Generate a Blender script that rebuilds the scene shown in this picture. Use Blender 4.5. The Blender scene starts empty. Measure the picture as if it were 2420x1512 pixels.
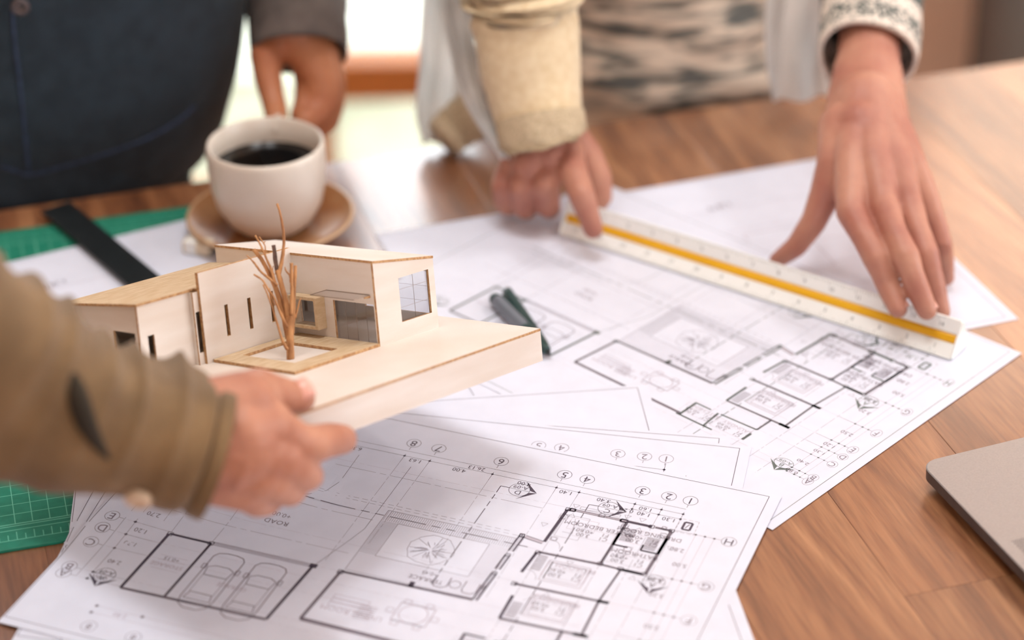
import bpy, bmesh, math, random
import numpy as np
from mathutils import Vector, Matrix, noise
from mathutils.geometry import tessellate_polygon
random.seed(7)
R_ = math.radians
scn = bpy.context.scene
COL = scn.collection

# ------------------------------------------------------------------ camera, world, lights, exposure
TZ = 0.75                                   # height of the table top above the floor
HC = 0.76596                                # camera height above the table
PITCH, ROLL, FPX = 0.535504, -0.01767417, 5315.26
cp, sp = math.cos(PITCH), math.sin(PITCH)
FWD = Vector((0, cp, -sp)); RT0 = Vector((1, 0, 0)); UP0 = RT0.cross(FWD)
RT = RT0 * math.cos(ROLL) + UP0 * math.sin(ROLL)
UP = -RT0 * math.sin(ROLL) + UP0 * math.cos(ROLL)
EYE = Vector((0, 0, TZ + HC))
cam = bpy.data.cameras.new('camera'); camo = bpy.data.objects.new('camera', cam); COL.objects.link(camo)
camo.matrix_world = Matrix.Translation(EYE) @ Matrix((RT, UP, -FWD)).transposed().to_4x4()
cam.sensor_width = 36; cam.lens = 36 * FPX / 2420; cam.clip_start = 0.05; cam.clip_end = 60
cam.dof.use_dof = True; cam.dof.focus_distance = 1.335; cam.dof.aperture_fstop = 2.9; cam.dof.aperture_blades = 0
scn.camera = camo

scn.view_settings.view_transform = 'Standard'; scn.view_settings.look = 'None'
scn.view_settings.gamma = 1; scn.view_settings.use_curve_mapping = False
scn.view_settings.exposure = -0.22
scn.cycles.use_denoising = True
scn.cycles.max_bounces = 8; scn.cycles.transparent_max_bounces = 12
scn.cycles.sample_clamp_indirect = 6
world = bpy.data.worlds.new('World'); scn.world = world; world.use_nodes = True
bg = world.node_tree.nodes['Background']; bg.inputs[0].default_value = (0.93, 0.965, 1.0, 1); bg.inputs[1].default_value = 5.5

def area(name, loc, size, power, color, target=None, sizey=None, portal=False):
    l = bpy.data.lights.new(name, 'AREA'); l.energy = power; l.color = color; l.size = size
    if sizey: l.shape = 'RECTANGLE'; l.size_y = sizey
    o = bpy.data.objects.new(name, l); COL.objects.link(o); o.location = loc
    d = (Vector(target) - Vector(loc)) if target else Vector((0, 0, -1))
    o.rotation_euler = d.to_track_quat('-Z', 'Y').to_euler()
    if portal: l.cycles.is_portal = True
    return o
area('ceiling_and_fill_light', (0.16, 1.22, 2.62), 0.30, 11.5, (0.975, 0.99, 1.0))
area('ceiling_and_fill_light', (-0.30, 1.42, 2.62), 0.30, 7.5, (0.975, 0.99, 1.0))
area('window_daylight', (-0.9, 2.72, 1.75), 2.6, 16, (0.90, 0.95, 1.0), (-0.1, 1.3, 0.8), 1.5)
area('window_daylight', (2.55, 0.9, 1.9), 2.6, 6, (1.0, 0.97, 0.94), (0, 1.2, 0.8), 1.5)
area('room_fill_light', (-0.3, -1.5, 2.5), 2.6, 2.5, (0.96, 0.97, 1.0), (0, 1.3, 0.8), 1.4)
area('ceiling_and_fill_light', (1.35, 1.9, 2.62), 0.3, 14, (1.0, 0.95, 0.9))  # extra overhead light added to brighten the back wall at right

# ------------------------------------------------------------------ helpers
def W(u, v, z=0.0):
    """point at height z (mm) above the table top seen at pixel u, v of the 2420x1512 photograph"""
    d = FWD + RT * ((u - 1210) / FPX) - UP * ((v - 756) / FPX)
    t = (z / 1000 - HC) / d.z
    return EYE + d * t
def D(u, v, dep):
    return EYE + (FWD + RT * ((u - 1210) / FPX) - UP * ((v - 756) / FPX)) * dep

def tag(o, label=None, cat=None, group=None, kind=None):
    if label: o['label'] = label
    if cat: o['category'] = cat
    if group: o['group'] = group
    if kind: o['kind'] = kind
    return o
def empty(name, loc=(0, 0, 0), label=None, cat=None, group=None, mw=None):
    o = bpy.data.objects.new(name, None); COL.objects.link(o); o.empty_display_size = 0.05
    o.matrix_world = mw if mw is not None else Matrix.Translation(Vector(loc))
    return tag(o, label, cat, group)
def link(name, me, mats=None, parent=None, world_coords=True, smooth=False):
    """link a mesh; when it has a parent its coordinates are world coordinates turned into the parent's"""
    if mats is not None:
        for m in (mats if isinstance(mats, (list, tuple)) else [mats]): me.materials.append(m)
    if smooth: me.shade_smooth()
    o = bpy.data.objects.new(name, me); COL.objects.link(o)
    if parent is not None:
        pw = PW.get(parent.name, parent.matrix_world)
        if world_coords: me.transform(pw.inverted())
        o.parent = parent; PW[o.name] = pw
    return o
PW = {}
def bm_mesh(bm, name):
    me = bpy.data.meshes.new(name); bm.to_mesh(me); bm.free(); return me
def bevel_box(size, loc=(0, 0, 0), bevel=0.0, seg=2, name='box'):
    bm = bmesh.new(); bmesh.ops.create_cube(bm, size=1)
    bmesh.ops.scale(bm, vec=size, verts=bm.verts)
    if bevel: bmesh.ops.bevel(bm, geom=bm.edges[:], offset=bevel, segments=seg, affect='EDGES', profile=0.6)
    bmesh.ops.translate(bm, vec=loc, verts=bm.verts)
    return bm_mesh(bm, name)
def lathe(profile, n=64, name='lathe'):
    bm = bmesh.new(); rings = []
    for r, z in profile:
        if r < 1e-6: rings.append([bm.verts.new((0, 0, z))])
        else: rings.append([bm.verts.new((r * math.cos(2 * math.pi * i / n), r * math.sin(2 * math.pi * i / n), z)) for i in range(n)])
    for a, b in zip(rings, rings[1:]):
        for i in range(n):
            j = (i + 1) % n
            if len(a) == 1 and len(b) == 1: continue
            if len(a) == 1: bm.faces.new((a[0], b[j], b[i]))
            elif len(b) == 1: bm.faces.new((a[i], a[j], b[0]))
            else: bm.faces.new((a[i], a[j], b[j], b[i]))
    bmesh.ops.recalc_face_normals(bm, faces=bm.faces)
    return bm_mesh(bm, name)
def catmull(pts, n):
    pts = [np.array(p, float) for p in pts]
    P = [2 * pts[0] - pts[1]] + pts + [2 * pts[-1] - pts[-2]]
    out = []; m = len(pts) - 1
    for k in range(n + 1):
        t = k / n * m; i = min(int(t), m - 1); f = t - i
        a, b, c, d = P[i], P[i + 1], P[i + 2], P[i + 3]
        out.append(0.5 * (2 * b + (c - a) * f + (2 * a - 5 * b + 4 * c - d) * f * f + (3 * b - a - 3 * c + d) * f ** 3))
    return out
def tube(points, radii, rings=24, seg=32, disp=None, cap=True, up=(0, 0, 1), flat=1.0, name='tube', hem=None):
    """smooth tube through points; radii numbers or (r, rflat); disp(t, theta, p) moves the skin outward"""
    rr = [r if isinstance(r, (tuple, list)) else (r, r * flat) for r in radii]
    path = catmull([tuple(p) + tuple(r) for p, r in zip([tuple(Vector(p)) for p in points], rr)], rings)
    bm = bmesh.new(); prev = None; R = []
    for k, q in enumerate(path):
        p = Vector(q[:3])
        a = Vector(path[max(k - 1, 0)][:3]); b = Vector(path[min(k + 1, rings)][:3]); t = (b - a).normalized()
        u = Vector(up); s = t.cross(u)
        s = s.normalized() if s.length > 1e-4 else Vector((1, 0, 0)); n = s.cross(t).normalized()
        ring = []
        for i in range(seg):
            th = 2 * math.pi * i / seg
            d = s * math.cos(th) * q[3] + n * math.sin(th) * q[4]
            e = disp(k / rings, th, p + d) if disp else 0
            pos = p + d + d.normalized() * e
            if hem: pos = pos + t * hem(k / rings, th)
            ring.append(bm.verts.new(pos))
        R.append(ring)
    for a, b in zip(R, R[1:]):
        for i in range(seg):
            j = (i + 1) % seg; bm.faces.new((a[i], a[j], b[j], b[i]))
    if cap:
        bm.faces.new(R[0][::-1]); bm.faces.new(R[-1])
    bmesh.ops.recalc_face_normals(bm, faces=bm.faces)
    return bm_mesh(bm, name)
def capsule(p0, r0, p1, r1, seg=20, cap=5):
    """closed tapered capsule as vertices and faces"""
    ax = p1 - p0; L = np.linalg.norm(ax); ax = ax / max(L, 1e-9)
    t = np.array([1.0, 0, 0]) if abs(ax[0]) < 0.8 else np.array([0, 1.0, 0])
    a = np.cross(ax, t); a /= np.linalg.norm(a); b = np.cross(ax, a)
    th = np.arange(seg) * 2 * np.pi / seg; circ = np.outer(np.cos(th), a) + np.outer(np.sin(th), b)
    V = [(p0 - ax * r0)[None]]
    for k in range(1, cap + 1): f = np.pi / 2 * k / cap; V.append(p0 - ax * r0 * np.cos(f) + circ * r0 * np.sin(f))
    for k in range(cap, 0, -1): f = np.pi / 2 * k / cap; V.append(p1 + ax * r1 * np.cos(f) + circ * r1 * np.sin(f))
    V.append((p1 + ax * r1)[None]); V = np.concatenate(V); F = []; n = 2 * cap
    for i in range(seg):
        j = (i + 1) % seg; F.append((0, 1 + j, 1 + i))
        for k in range(n - 1): q = 1 + k * seg; F.append((q + i, q + j, q + seg + j)); F.append((q + i, q + seg + j, q + seg + i))
        q = 1 + (n - 1) * seg; F.append((q + i, q + j, len(V) - 1))
    return V, np.array(F)
def blob(chains, voxel=0.0014, smooth=6, name='body', disp=None):
    """chains: lists of (point, radius) swept with tapered capsules, then grown into one skin"""
    vs = []; fs = []; n = 0
    for ch in chains:
        for (p0, r0), (p1, r1) in zip(ch, ch[1:]):
            V, F = capsule(np.array(p0, float), r0, np.array(p1, float), r1); vs.append(V); fs.append(F + n); n += len(V)
    me = bpy.data.meshes.new(name); vs = np.concatenate(vs); fs = np.concatenate(fs)
    me.from_pydata(vs.tolist(), [], fs.tolist())
    o = bpy.data.objects.new('tmp', me); COL.objects.link(o)
    m = o.modifiers.new('r', 'REMESH'); m.mode = 'VOXEL'; m.voxel_size = voxel; m.use_smooth_shade = True
    s = o.modifiers.new('s', 'SMOOTH'); s.factor = 0.5; s.iterations = smooth
    dg = bpy.context.evaluated_depsgraph_get(); me2 = bpy.data.meshes.new_from_object(o.evaluated_get(dg))
    bpy.data.objects.remove(o); bpy.data.meshes.remove(me)
    me2.name = name; me2.shade_smooth()
    if disp:
        n = len(me2.vertices); co = np.empty(n * 3, np.float32); no = np.empty(n * 3, np.float32)
        me2.vertices.foreach_get('co', co); me2.vertex_normals.foreach_get('vector', no); co = co.reshape(-1, 3); no = no.reshape(-1, 3)
        co += no * np.array([disp(Vector(p)) for p in co.tolist()], np.float32)[:, None]; me2.vertices.foreach_set('co', co.ravel())
    return me2
def join_meshes(ms, name):
    bm = bmesh.new()
    for m in ms: bm.from_mesh(m)
    me = bm_mesh(bm, name); me.shade_smooth(); return me

# ------------------------------------------------------------------ materials
def srgb(c):
    return tuple(((x / 255) / 12.92 if x / 255 <= 0.04045 else ((x / 255 + 0.055) / 1.055) ** 2.4) for x in c) + (1,)
def mat(name, color, rough=0.6, color2=None, scale=40, stretch=(1, 1, 1), bump=0.0, bscale=200, metallic=0, sss=0, coat=0, spec=0.5, detail=3, rand=0.0, contrast=(0.35, 0.65), sheen=0, bdist=0.001, rot=(0, 0, 0)):
    m = bpy.data.materials.new(name); m.use_nodes = True; nt = m.node_tree; N = nt.nodes; L = nt.links
    b = N['Principled BSDF']; b.inputs['Roughness'].default_value = rough; b.inputs['Metallic'].default_value = metallic
    b.inputs['Specular IOR Level'].default_value = spec
    b.inputs['Base Color'].default_value = srgb(color)
    if sss:
        b.inputs['Subsurface Weight'].default_value = sss; b.inputs['Subsurface Radius'].default_value = (0.012, 0.004, 0.002); b.inputs['Subsurface Scale'].default_value = 0.35
    if coat: b.inputs['Coat Weight'].default_value = coat; b.inputs['Coat Roughness'].default_value = 0.25
    if sheen: b.inputs['Sheen Weight'].default_value = sheen
    tc = N.new('ShaderNodeTexCoord'); mp = N.new('ShaderNodeMapping'); mp.inputs['Scale'].default_value = stretch; mp.inputs['Rotation'].default_value = rot
    L.new(tc.outputs['Object'], mp.inputs['Vector'])
    src = None
    if color2 is not None:
        nz = N.new('ShaderNodeTexNoise'); nz.inputs['Scale'].default_value = scale; nz.inputs['Detail'].default_value = detail
        L.new(mp.outputs[0], nz.inputs['Vector'])
        r = N.new('ShaderNodeValToRGB'); r.color_ramp.elements[0].position = contrast[0]; r.color_ramp.elements[1].position = contrast[1]
        r.color_ramp.elements[0].color = srgb(color); r.color_ramp.elements[1].color = srgb(color2)
        L.new(nz.outputs['Fac'], r.inputs[0]); src = r.outputs[0]
    if rand and src is not None:
        oi = N.new('ShaderNodeObjectInfo'); hs = N.new('ShaderNodeHueSaturation'); mr = N.new('ShaderNodeMapRange')
        mr.inputs['To Min'].default_value = 1 - rand; mr.inputs['To Max'].default_value = 1 + rand
        L.new(oi.outputs['Random'], mr.inputs[0]); L.new(mr.outputs[0], hs.inputs['Value']); L.new(src, hs.inputs['Color']); src = hs.outputs[0]
    if src is not None: L.new(src, b.inputs['Base Color'])
    if bump:
        n2 = N.new('ShaderNodeTexNoise'); n2.inputs['Scale'].default_value = bscale; n2.inputs['Detail'].default_value = 4
        L.new(mp.outputs[0], n2.inputs['Vector'])
        bp = N.new('ShaderNodeBump'); bp.inputs['Strength'].default_value = bump; bp.inputs['Distance'].default_value = bdist
        L.new(n2.outputs['Fac'], bp.inputs['Height']); L.new(bp.outputs[0], b.inputs['Normal'])
    return m
def glass_mat(name, tint=(1, 1, 1, 1), refl=0.08):
    m = bpy.data.materials.new(name); m.use_nodes = True; nt = m.node_tree; N = nt.nodes; L = nt.links; N.clear()
    t = N.new('ShaderNodeBsdfTransparent'); t.inputs[0].default_value = tint
    g = N.new('ShaderNodeBsdfGlossy'); g.inputs['Roughness'].default_value = 0.03
    mx = N.new('ShaderNodeMixShader'); mx.inputs[0].default_value = refl; o = N.new('ShaderNodeOutputMaterial')
    L.new(t.outputs[0], mx.inputs[1]); L.new(g.outputs[0], mx.inputs[2]); L.new(mx.outputs[0], o.inputs[0]); return m

M = {}
def wood_table():
    m = bpy.data.materials.new('table_wood'); m.use_nodes = True; nt = m.node_tree; N = nt.nodes; L = nt.links
    b = N['Principled BSDF']; b.inputs['Roughness'].default_value = 0.36; b.inputs['Specular IOR Level'].default_value = 0.8; b.inputs['Coat Weight'].default_value = 1.0; b.inputs['Coat Roughness'].default_value = 0.2; b.inputs['Coat IOR'].default_value = 1.75
    tc = N.new('ShaderNodeTexCoord'); oi = N.new('ShaderNodeObjectInfo')
    off = N.new('ShaderNodeVectorMath'); off.operation = 'SCALE'; off.inputs['Scale'].default_value = 7.0
    cx = N.new('ShaderNodeCombineXYZ'); 
    for i in range(3): L.new(oi.outputs['Random'], cx.inputs[i])
    L.new(cx.outputs[0], off.inputs[0])
    ad = N.new('ShaderNodeVectorMath'); L.new(tc.outputs['Object'], ad.inputs[0]); L.new(off.outputs[0], ad.inputs[1])
    m1 = N.new('ShaderNodeMapping'); m1.inputs['Scale'].default_value = (24, 3.2, 10); L.new(ad.outputs[0], m1.inputs[0])
    n1 = N.new('ShaderNodeTexNoise'); n1.inputs['Scale'].default_value = 1.0; n1.inputs['Detail'].default_value = 5; n1.inputs['Distortion'].default_value = 1.4
    L.new(m1.outputs[0], n1.inputs['Vector'])
    m2 = N.new('ShaderNodeMapping'); m2.inputs['Scale'].default_value = (420, 26, 100); L.new(ad.outputs[0], m2.inputs[0])
    n2 = N.new('ShaderNodeTexNoise'); n2.inputs['Scale'].default_value = 1.0; n2.inputs['Detail'].default_value = 4; L.new(m2.outputs[0], n2.inputs['Vector'])
    r1 = N.new('ShaderNodeValToRGB'); e = r1.color_ramp.elements
    e[0].position = 0.30; e[0].color = srgb((110, 66, 42)); e[1].position = 0.72; e[1].color = srgb((190, 136, 94))
    k = e.new(0.5); k.color = srgb((154, 100, 64)); L.new(n1.outputs['Fac'], r1.inputs[0])
    r2 = N.new('ShaderNodeValToRGB'); r2.color_ramp.elements[0].position = 0.3; r2.color_ramp.elements[0].color = (0.68, 0.62, 0.58, 1); r2.color_ramp.elements[1].position = 0.6; r2.color_ramp.elements[1].color = (1, 1, 1, 1)
    L.new(n2.outputs['Fac'], r2.inputs[0])
    mx = N.new('ShaderNodeMix'); mx.data_type = 'RGBA'; mx.blend_type = 'MULTIPLY'; mx.inputs['Factor'].default_value = 1
    L.new(r1.outputs[0], mx.inputs[6]); L.new(r2.outputs[0], mx.inputs[7])
    hs = N.new('ShaderNodeHueSaturation'); mr = N.new('ShaderNodeMapRange'); mr.inputs['To Min'].default_value = 0.78; mr.inputs['To Max'].default_value = 1.22
    L.new(oi.outputs['Random'], mr.inputs[0]); L.new(mr.outputs[0], hs.inputs['Value']); L.new(mx.outputs[2], hs.inputs['Color'])
    L.new(hs.outputs[0], b.inputs['Base Color'])
    bp = N.new('ShaderNodeBump'); bp.inputs['Strength'].default_value = 0.25; bp.inputs['Distance'].default_value = 0.0004
    L.new(n2.outputs['Fac'], bp.inputs['Height']); L.new(bp.outputs[0], b.inputs['Normal'])
    return m
M['table'] = wood_table()
M['paper'] = mat('paper_white', (222, 225, 240), 0.55, (218, 221, 236), 60, spec=0.3)
M['ink'] = mat('ink_dark', (78, 68, 86), 0.6)
M['ink_mid'] = mat('ink_grey', (128, 118, 132), 0.6)
M['ink_light'] = mat('ink_pale', (188, 180, 194), 0.6)
M['ink_green'] = mat('ink_green_black', (104, 114, 112), 0.6)
M['ply'] = mat('birch_plywood_face', (229, 220, 213), 0.6, (220, 207, 196), 14, (1, 1, 6), 0.12, 900, detail=5)
M['ply_dark'] = mat('beech_veneer', (216, 192, 160), 0.65, (198, 168, 130), 30, (3, 14, 14), 0.35, 500, detail=5)
M['ply_edge'] = mat('plywood_edge', (204, 164, 118), 0.7, (168, 122, 80), 500, (1, 1, 1), 0.2, 900)
M['twig'] = mat('twig_bark', (200, 146, 96), 0.7, (152, 102, 62), 300, (1, 1, 0.25), 0.5, 1500, bdist=0.0005)
M['twig_dark'] = mat('twig_dark_bark', (120, 92, 78), 0.8, (66, 50, 46), 500, (1, 1, 0.4), 0.5, 1500, bdist=0.0005)
M['pane'] = glass_mat('model_window_film', (0.93, 0.93, 0.94, 1), 0.08)
M['line'] = mat('scored_line', (150, 132, 118), 0.6)
M['cup'] = mat('cup_cream_stoneware', (228, 218, 206), 0.32, (222, 210, 197), 30, coat=0.2)
M['coffee'] = mat('black_coffee', (16, 12, 10), 0.06)
M['saucer'] = mat('saucer_brown_glaze', (150, 92, 48), 0.38, (178, 132, 92), 40, coat=0.3)
M['saucer_rim'] = mat('saucer_cream_rim', (196, 160, 124), 0.4)
M['mat_green'] = mat('cutting_mat_green', (20, 116, 92), 0.5, (26, 124, 100), 200, spec=0.4)
M['mat_line'] = mat('cutting_mat_print', (104, 186, 160), 0.6)
M['black'] = mat('black_anodised', (22, 26, 28), 0.42, (28, 32, 34), 60)
M['white_pl'] = mat('white_plastic', (246, 247, 244), 0.35, (242, 243, 240), 30)
M['yellow'] = mat('yellow_plastic', (236, 178, 22), 0.4, (230, 170, 16), 30)
M['pen'] = mat('pen_grey', (118, 122, 134), 0.3, (108, 114, 124), 30)
M['pen_dark'] = mat('pen_dark_teal', (24, 54, 52), 0.35, (30, 62, 60), 60)
M['alu'] = mat('laptop_aluminium', (172, 168, 168), 0.42, (166, 162, 162), 900, metallic=0.55)
M['alu_dark'] = mat('laptop_side', (92, 84, 82), 0.42, (84, 76, 76), 60, metallic=0.6)
M['key'] = mat('black_key', (24, 24, 26), 0.5)
M['dot'] = mat('speaker_hole', (60, 58, 58), 0.8)
M['eraser'] = mat('eraser_cream', (222, 206, 180), 0.7)
SK = dict(rough=0.5, scale=28, detail=4, sss=0.12, bump=0.18, bscale=420, bdist=0.0006)
M['skin_b'] = mat('skin_rosy', (190, 136, 114), color2=(166, 106, 90), **SK)
M['skin_c'] = mat('skin_warm', (188, 132, 106), color2=(162, 100, 76), **SK)
M['skin_a'] = mat('skin_tan', (196, 130, 92), color2=(178, 110, 76), **SK)
M['nail'] = mat('fingernail', (224, 166, 150), 0.3)
M['denim'] = mat('dark_navy_denim', (36, 50, 62), 0.9, (27, 40, 51), 60, (1, 1, 1), 0.4, 900, sheen=0.1)
M['denim_seam'] = mat('navy_seam', (58, 72, 100), 0.9, (44, 56, 80), 200)
M['grey_sleeve'] = mat('grey_brown_cloth', (104, 92, 86), 0.9, (88, 78, 74), 60, (1, 1, 1), 0.4, 1200)
M['trouser'] = mat('dark_trouser_cloth', (24, 34, 38), 0.95, (18, 27, 31), 60, (1, 1, 1), 0.3, 900)
M['jeans'] = mat('blue_jeans', (50, 66, 88), 0.95, (40, 54, 76), 90, bump=0.3, bscale=900)
M['tan'] = mat('tan_canvas', (132, 104, 70), 0.9, (106, 82, 54), 24, (1, 1, 1), 0.35, 900, sheen=0.15)
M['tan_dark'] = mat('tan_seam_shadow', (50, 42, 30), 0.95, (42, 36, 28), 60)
M['button'] = mat('pale_button', (214, 188, 160), 0.35)
M['cream'] = mat('cream_knit', (226, 206, 172), 0.95, (214, 190, 152), 160, (1, 1, 1), 0.6, 500, sheen=0.2)
M['cream_rib'] = mat('cream_rib', (206, 186, 156), 0.95, (178, 158, 128), 400, (1, 1, 1), 0.8, 700)
def knit():
    m = mat('patterned_knit', (220, 204, 182), 0.95, (214, 194, 170), 200, bump=0.6, bscale=500)
    nt = m.node_tree; N = nt.nodes; L = nt.links; b = N['Principled BSDF']
    tc = N.new('ShaderNodeTexCoord'); mp = N.new('ShaderNodeMapping'); mp.inputs['Scale'].default_value = (20, 20, 100); L.new(tc.outputs['Object'], mp.inputs[0])
    n = N.new('ShaderNodeTexNoise'); n.inputs['Scale'].default_value = 1; n.inputs['Detail'].default_value = 2.5; n.inputs['Distortion'].default_value = 0.5; L.new(mp.outputs[0], n.inputs['Vector'])
    r = N.new('ShaderNodeValToRGB'); e = r.color_ramp.elements
    e[0].position = 0.40; e[0].color = srgb((96, 96, 92)); e[1].position = 0.56; e[1].color = srgb((222, 204, 184))
    L.new(n.outputs['Fac'], r.inputs[0]); L.new(r.outputs[0], b.inputs['Base Color']); return m
M['knit'] = knit()
def fleck():
    m = mat('flecked_knit', (220, 208, 196), 0.95, (214, 194, 170), 200, bump=0.7, bscale=700)
    nt = m.node_tree; N = nt.nodes; L = nt.links; b = N['Principled BSDF']
    tc = N.new('ShaderNodeTexCoord')
    n = N.new('ShaderNodeTexNoise'); n.inputs['Scale'].default_value = 330; n.inputs['Detail'].default_value = 1; L.new(tc.outputs['Object'], n.inputs['Vector'])
    w = N.new('ShaderNodeUVMap'); sx = N.new('ShaderNodeSeparateXYZ'); L.new(w.outputs[0], sx.inputs[0])
    r0 = N.new('ShaderNodeValToRGB'); e = r0.color_ramp.elements          # how many flecks along the sleeve
    e[0].position = 0.0; e[0].color = (0.0, 0, 0, 1); e[1].position = 0.05; e[1].color = (0.0, 0, 0, 1)
    for p, v in ((0.08, 0.6), (0.20, 0.6), (0.23, 0.1), (0.30, 0.1), (0.33, 1.0), (0.46, 1.0), (0.52, 0.3), (0.8, 0.6)):
        k = e.new(p); k.color = (v, v, v, 1)
    L.new(sx.outputs[0], r0.inputs[0])
    mt = N.new('ShaderNodeMath'); mt.operation = 'MULTIPLY_ADD'; mt.inputs[1].default_value = 0.30; L.new(r0.outputs[0], mt.inputs[0]); L.new(n.outputs['Fac'], mt.inputs[2])
    r = N.new('ShaderNodeValToRGB'); r.color_ramp.elements[0].position = 0.62; r.color_ramp.elements[0].color = srgb((222, 210, 198)); r.color_ramp.elements[1].position = 0.70; r.color_ramp.elements[1].color = srgb((72, 84, 82))
    L.new(mt.outputs[0], r.inputs[0]); L.new(r.outputs[0], b.inputs['Base Color']); return m
M['fleck'] = fleck()
M['white_knit'] = mat('white_cardigan', (246, 244, 242), 0.95, (200, 202, 202), 30, (1, 1, 0.4), 0.5, 500)
def thin_cloth(m, k):
    nt = m.node_tree; b = nt.nodes['Principled BSDF']; t = nt.nodes.new('ShaderNodeBsdfTranslucent'); t.inputs[0].default_value = b.inputs['Base Color'].default_value
    x = nt.nodes.new('ShaderNodeMixShader'); x.inputs[0].default_value = k; nt.links.new(b.outputs[0], x.inputs[1]); nt.links.new(t.outputs[0], x.inputs[2]); nt.links.new(x.outputs[0], nt.nodes['Material Output'].inputs[0])
thin_cloth(M['white_knit'], 0.6)
M['plaster'] = mat('warm_plaster', (236, 202, 178), 0.9, (228, 190, 164), 4)
M['ceiling'] = mat('white_ceiling', (235, 232, 226), 0.9)
M['floor'] = mat('floor_wood', (176, 130, 96), 0.45, (150, 104, 72), 6, (8, 1, 1))
M['frame'] = mat('window_wood', (190, 118, 58), 0.5, (168, 100, 46), 12, (2, 12, 12))
M['cabinet'] = mat('dark_cabinet_wood', (62, 44, 32), 0.6, (50, 36, 26), 8)
M['terrace'] = mat('pale_terrace', (226, 230, 222), 0.9, (206, 216, 190), 2.2)
M['leaf'] = mat('short_grass', (176, 178, 156), 0.9, (142, 146, 122), 7)
cm_ = bpy.data.materials.new('added_cream_curtain'); cm_.use_nodes = True; _n = cm_.node_tree.nodes; _n.clear()  # sheer cloth of the added, unseen drape
_t = _n.new('ShaderNodeBsdfTranslucent'); _t.inputs[0].default_value = srgb((248, 214, 188)); _d = _n.new('ShaderNodeBsdfDiffuse'); _d.inputs[0].default_value = srgb((240, 220, 200))
_m = _n.new('ShaderNodeMixShader'); _m.inputs[0].default_value = 0.12; _o = _n.new('ShaderNodeOutputMaterial'); _s = _n.new('ShaderNodeBsdfTransparent'); _s.inputs[0].default_value = srgb((255, 232, 210)); _q = _n.new('ShaderNodeMixShader'); _q.inputs[0].default_value = 0.5
cm_.node_tree.links.new(_t.outputs[0], _m.inputs[1]); cm_.node_tree.links.new(_d.outputs[0], _m.inputs[2]); cm_.node_tree.links.new(_m.outputs[0], _q.inputs[1]); cm_.node_tree.links.new(_s.outputs[0], _q.inputs[2]); cm_.node_tree.links.new(_q.outputs[0], _o.inputs[0]); M['added_curtain'] = cm_
M['glass'] = glass_mat('window_glass', (0.97, 0.98, 0.98, 1), 0.05)

# ------------------------------------------------------------------ the room
def structure(name, size, loc, m, bevel=0):
    me = bevel_box(size, (0, 0, 0), bevel); o = link(name, me, m); o.location = loc; return tag(o, kind='structure')
RX0, RX1, RY0, RY1, RZ = -3.2, 2.8, -2.2, 2.8, 2.75
o = structure('floor', (RX1 - RX0 + .2, RY1 - RY0 + .2, 0.1), ((RX0 + RX1) / 2, (RY0 + RY1) / 2, -0.05), M['floor'])
structure('ceiling', (RX1 - RX0 + .2, RY1 - RY0 + .2, 0.1), ((RX0 + RX1) / 2, (RY0 + RY1) / 2, RZ + 0.05), M['ceiling'])
structure('wall_left', (0.12, RY1 - RY0, RZ), (RX0 - 0.06, (RY0 + RY1) / 2, RZ / 2), M['plaster'])
# back wall: glazed door to the floor left of x = 0.45, solid plaster below a window to the right of it
def panel(outline, holes, thick, name='panel'):
    """flat panel in local XY with holes, extruded to +-thick/2 in Z; faces slot 0, edges slot 1"""
    loops = [outline] + holes
    tris = tessellate_polygon([[Vector((x, y, 0)) for x, y in l] for l in loops])
    flat = [p for l in loops for p in l]; n = len(flat)
    bm = bmesh.new(); top = [bm.verts.new((x, y, thick / 2)) for x, y in flat]; bot = [bm.verts.new((x, y, -thick / 2)) for x, y in flat]
    for t in tris:
        for vs in ([top[i] for i in t], [bot[i] for i in reversed(t)]):
            try: bm.faces.new(vs)
            except ValueError: pass
    k = 0
    for l in loops:
        m = len(l)
        for i in range(m):
            a, b = k + i, k + (i + 1) % m
            f = bm.faces.new((top[a], top[b], bot[b], bot[a])); f.material_index = 1
        k += m
    bmesh.ops.recalc_face_normals(bm, faces=bm.faces)
    return bm_mesh(bm, name)
def rect(x0, y0, x1, y1): return [(x0, y0), (x1, y0), (x1, y1), (x0, y1)]
def wall_panel(name, outline, holes, thick, mw, m):
    me = panel(outline, holes, thick); me.transform(mw); return tag(link(name, me, [m, m]), kind='structure')
XZ = lambda y: Matrix(((1, 0, 0, 0), (0, 0, -1, y), (0, 1, 0, 0), (0, 0, 0, 1)))
wall_panel('wall_back', [(-3.2, 0), (-2.9, 0), (-2.9, 1.9), (0.45, 1.9), (0.45, 0), (2.8, 0), (2.8, RZ), (-3.2, RZ)], [rect(0.52, 0.95, 2.5, 1.9)], 0.14, XZ(RY1 + 0.07), M['plaster'])
wall_panel('wall_front', rect(-3.2, 0, 2.8, RZ), [rect(-0.8, 1.2, 1.2, 2.1)], 0.14, XZ(RY0 - 0.07), M['plaster'])
YZ = lambda x: Matrix(((0, 0, 1, x), (1, 0, 0, 0), (0, 1, 0, 0), (0, 0, 0, 1)))
wall_panel('wall_right', rect(RY0, 0, RY1, RZ), [rect(-0.6, 0.9, 2.3, 2.3)], 0.12, YZ(RX1 + 0.06), M['plaster'])
def bars(rects, y, th, name, parent, m):
    for x0, z0, x1, z1 in rects:
        link(name, bevel_box((x1 - x0, th, z1 - z0), ((x0 + x1) / 2, y, (z0 + z1) / 2), 0.004), m, parent)
dr = empty('window_1', (-1.2, RY1, 0)); tag(dr, kind='structure')
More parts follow.
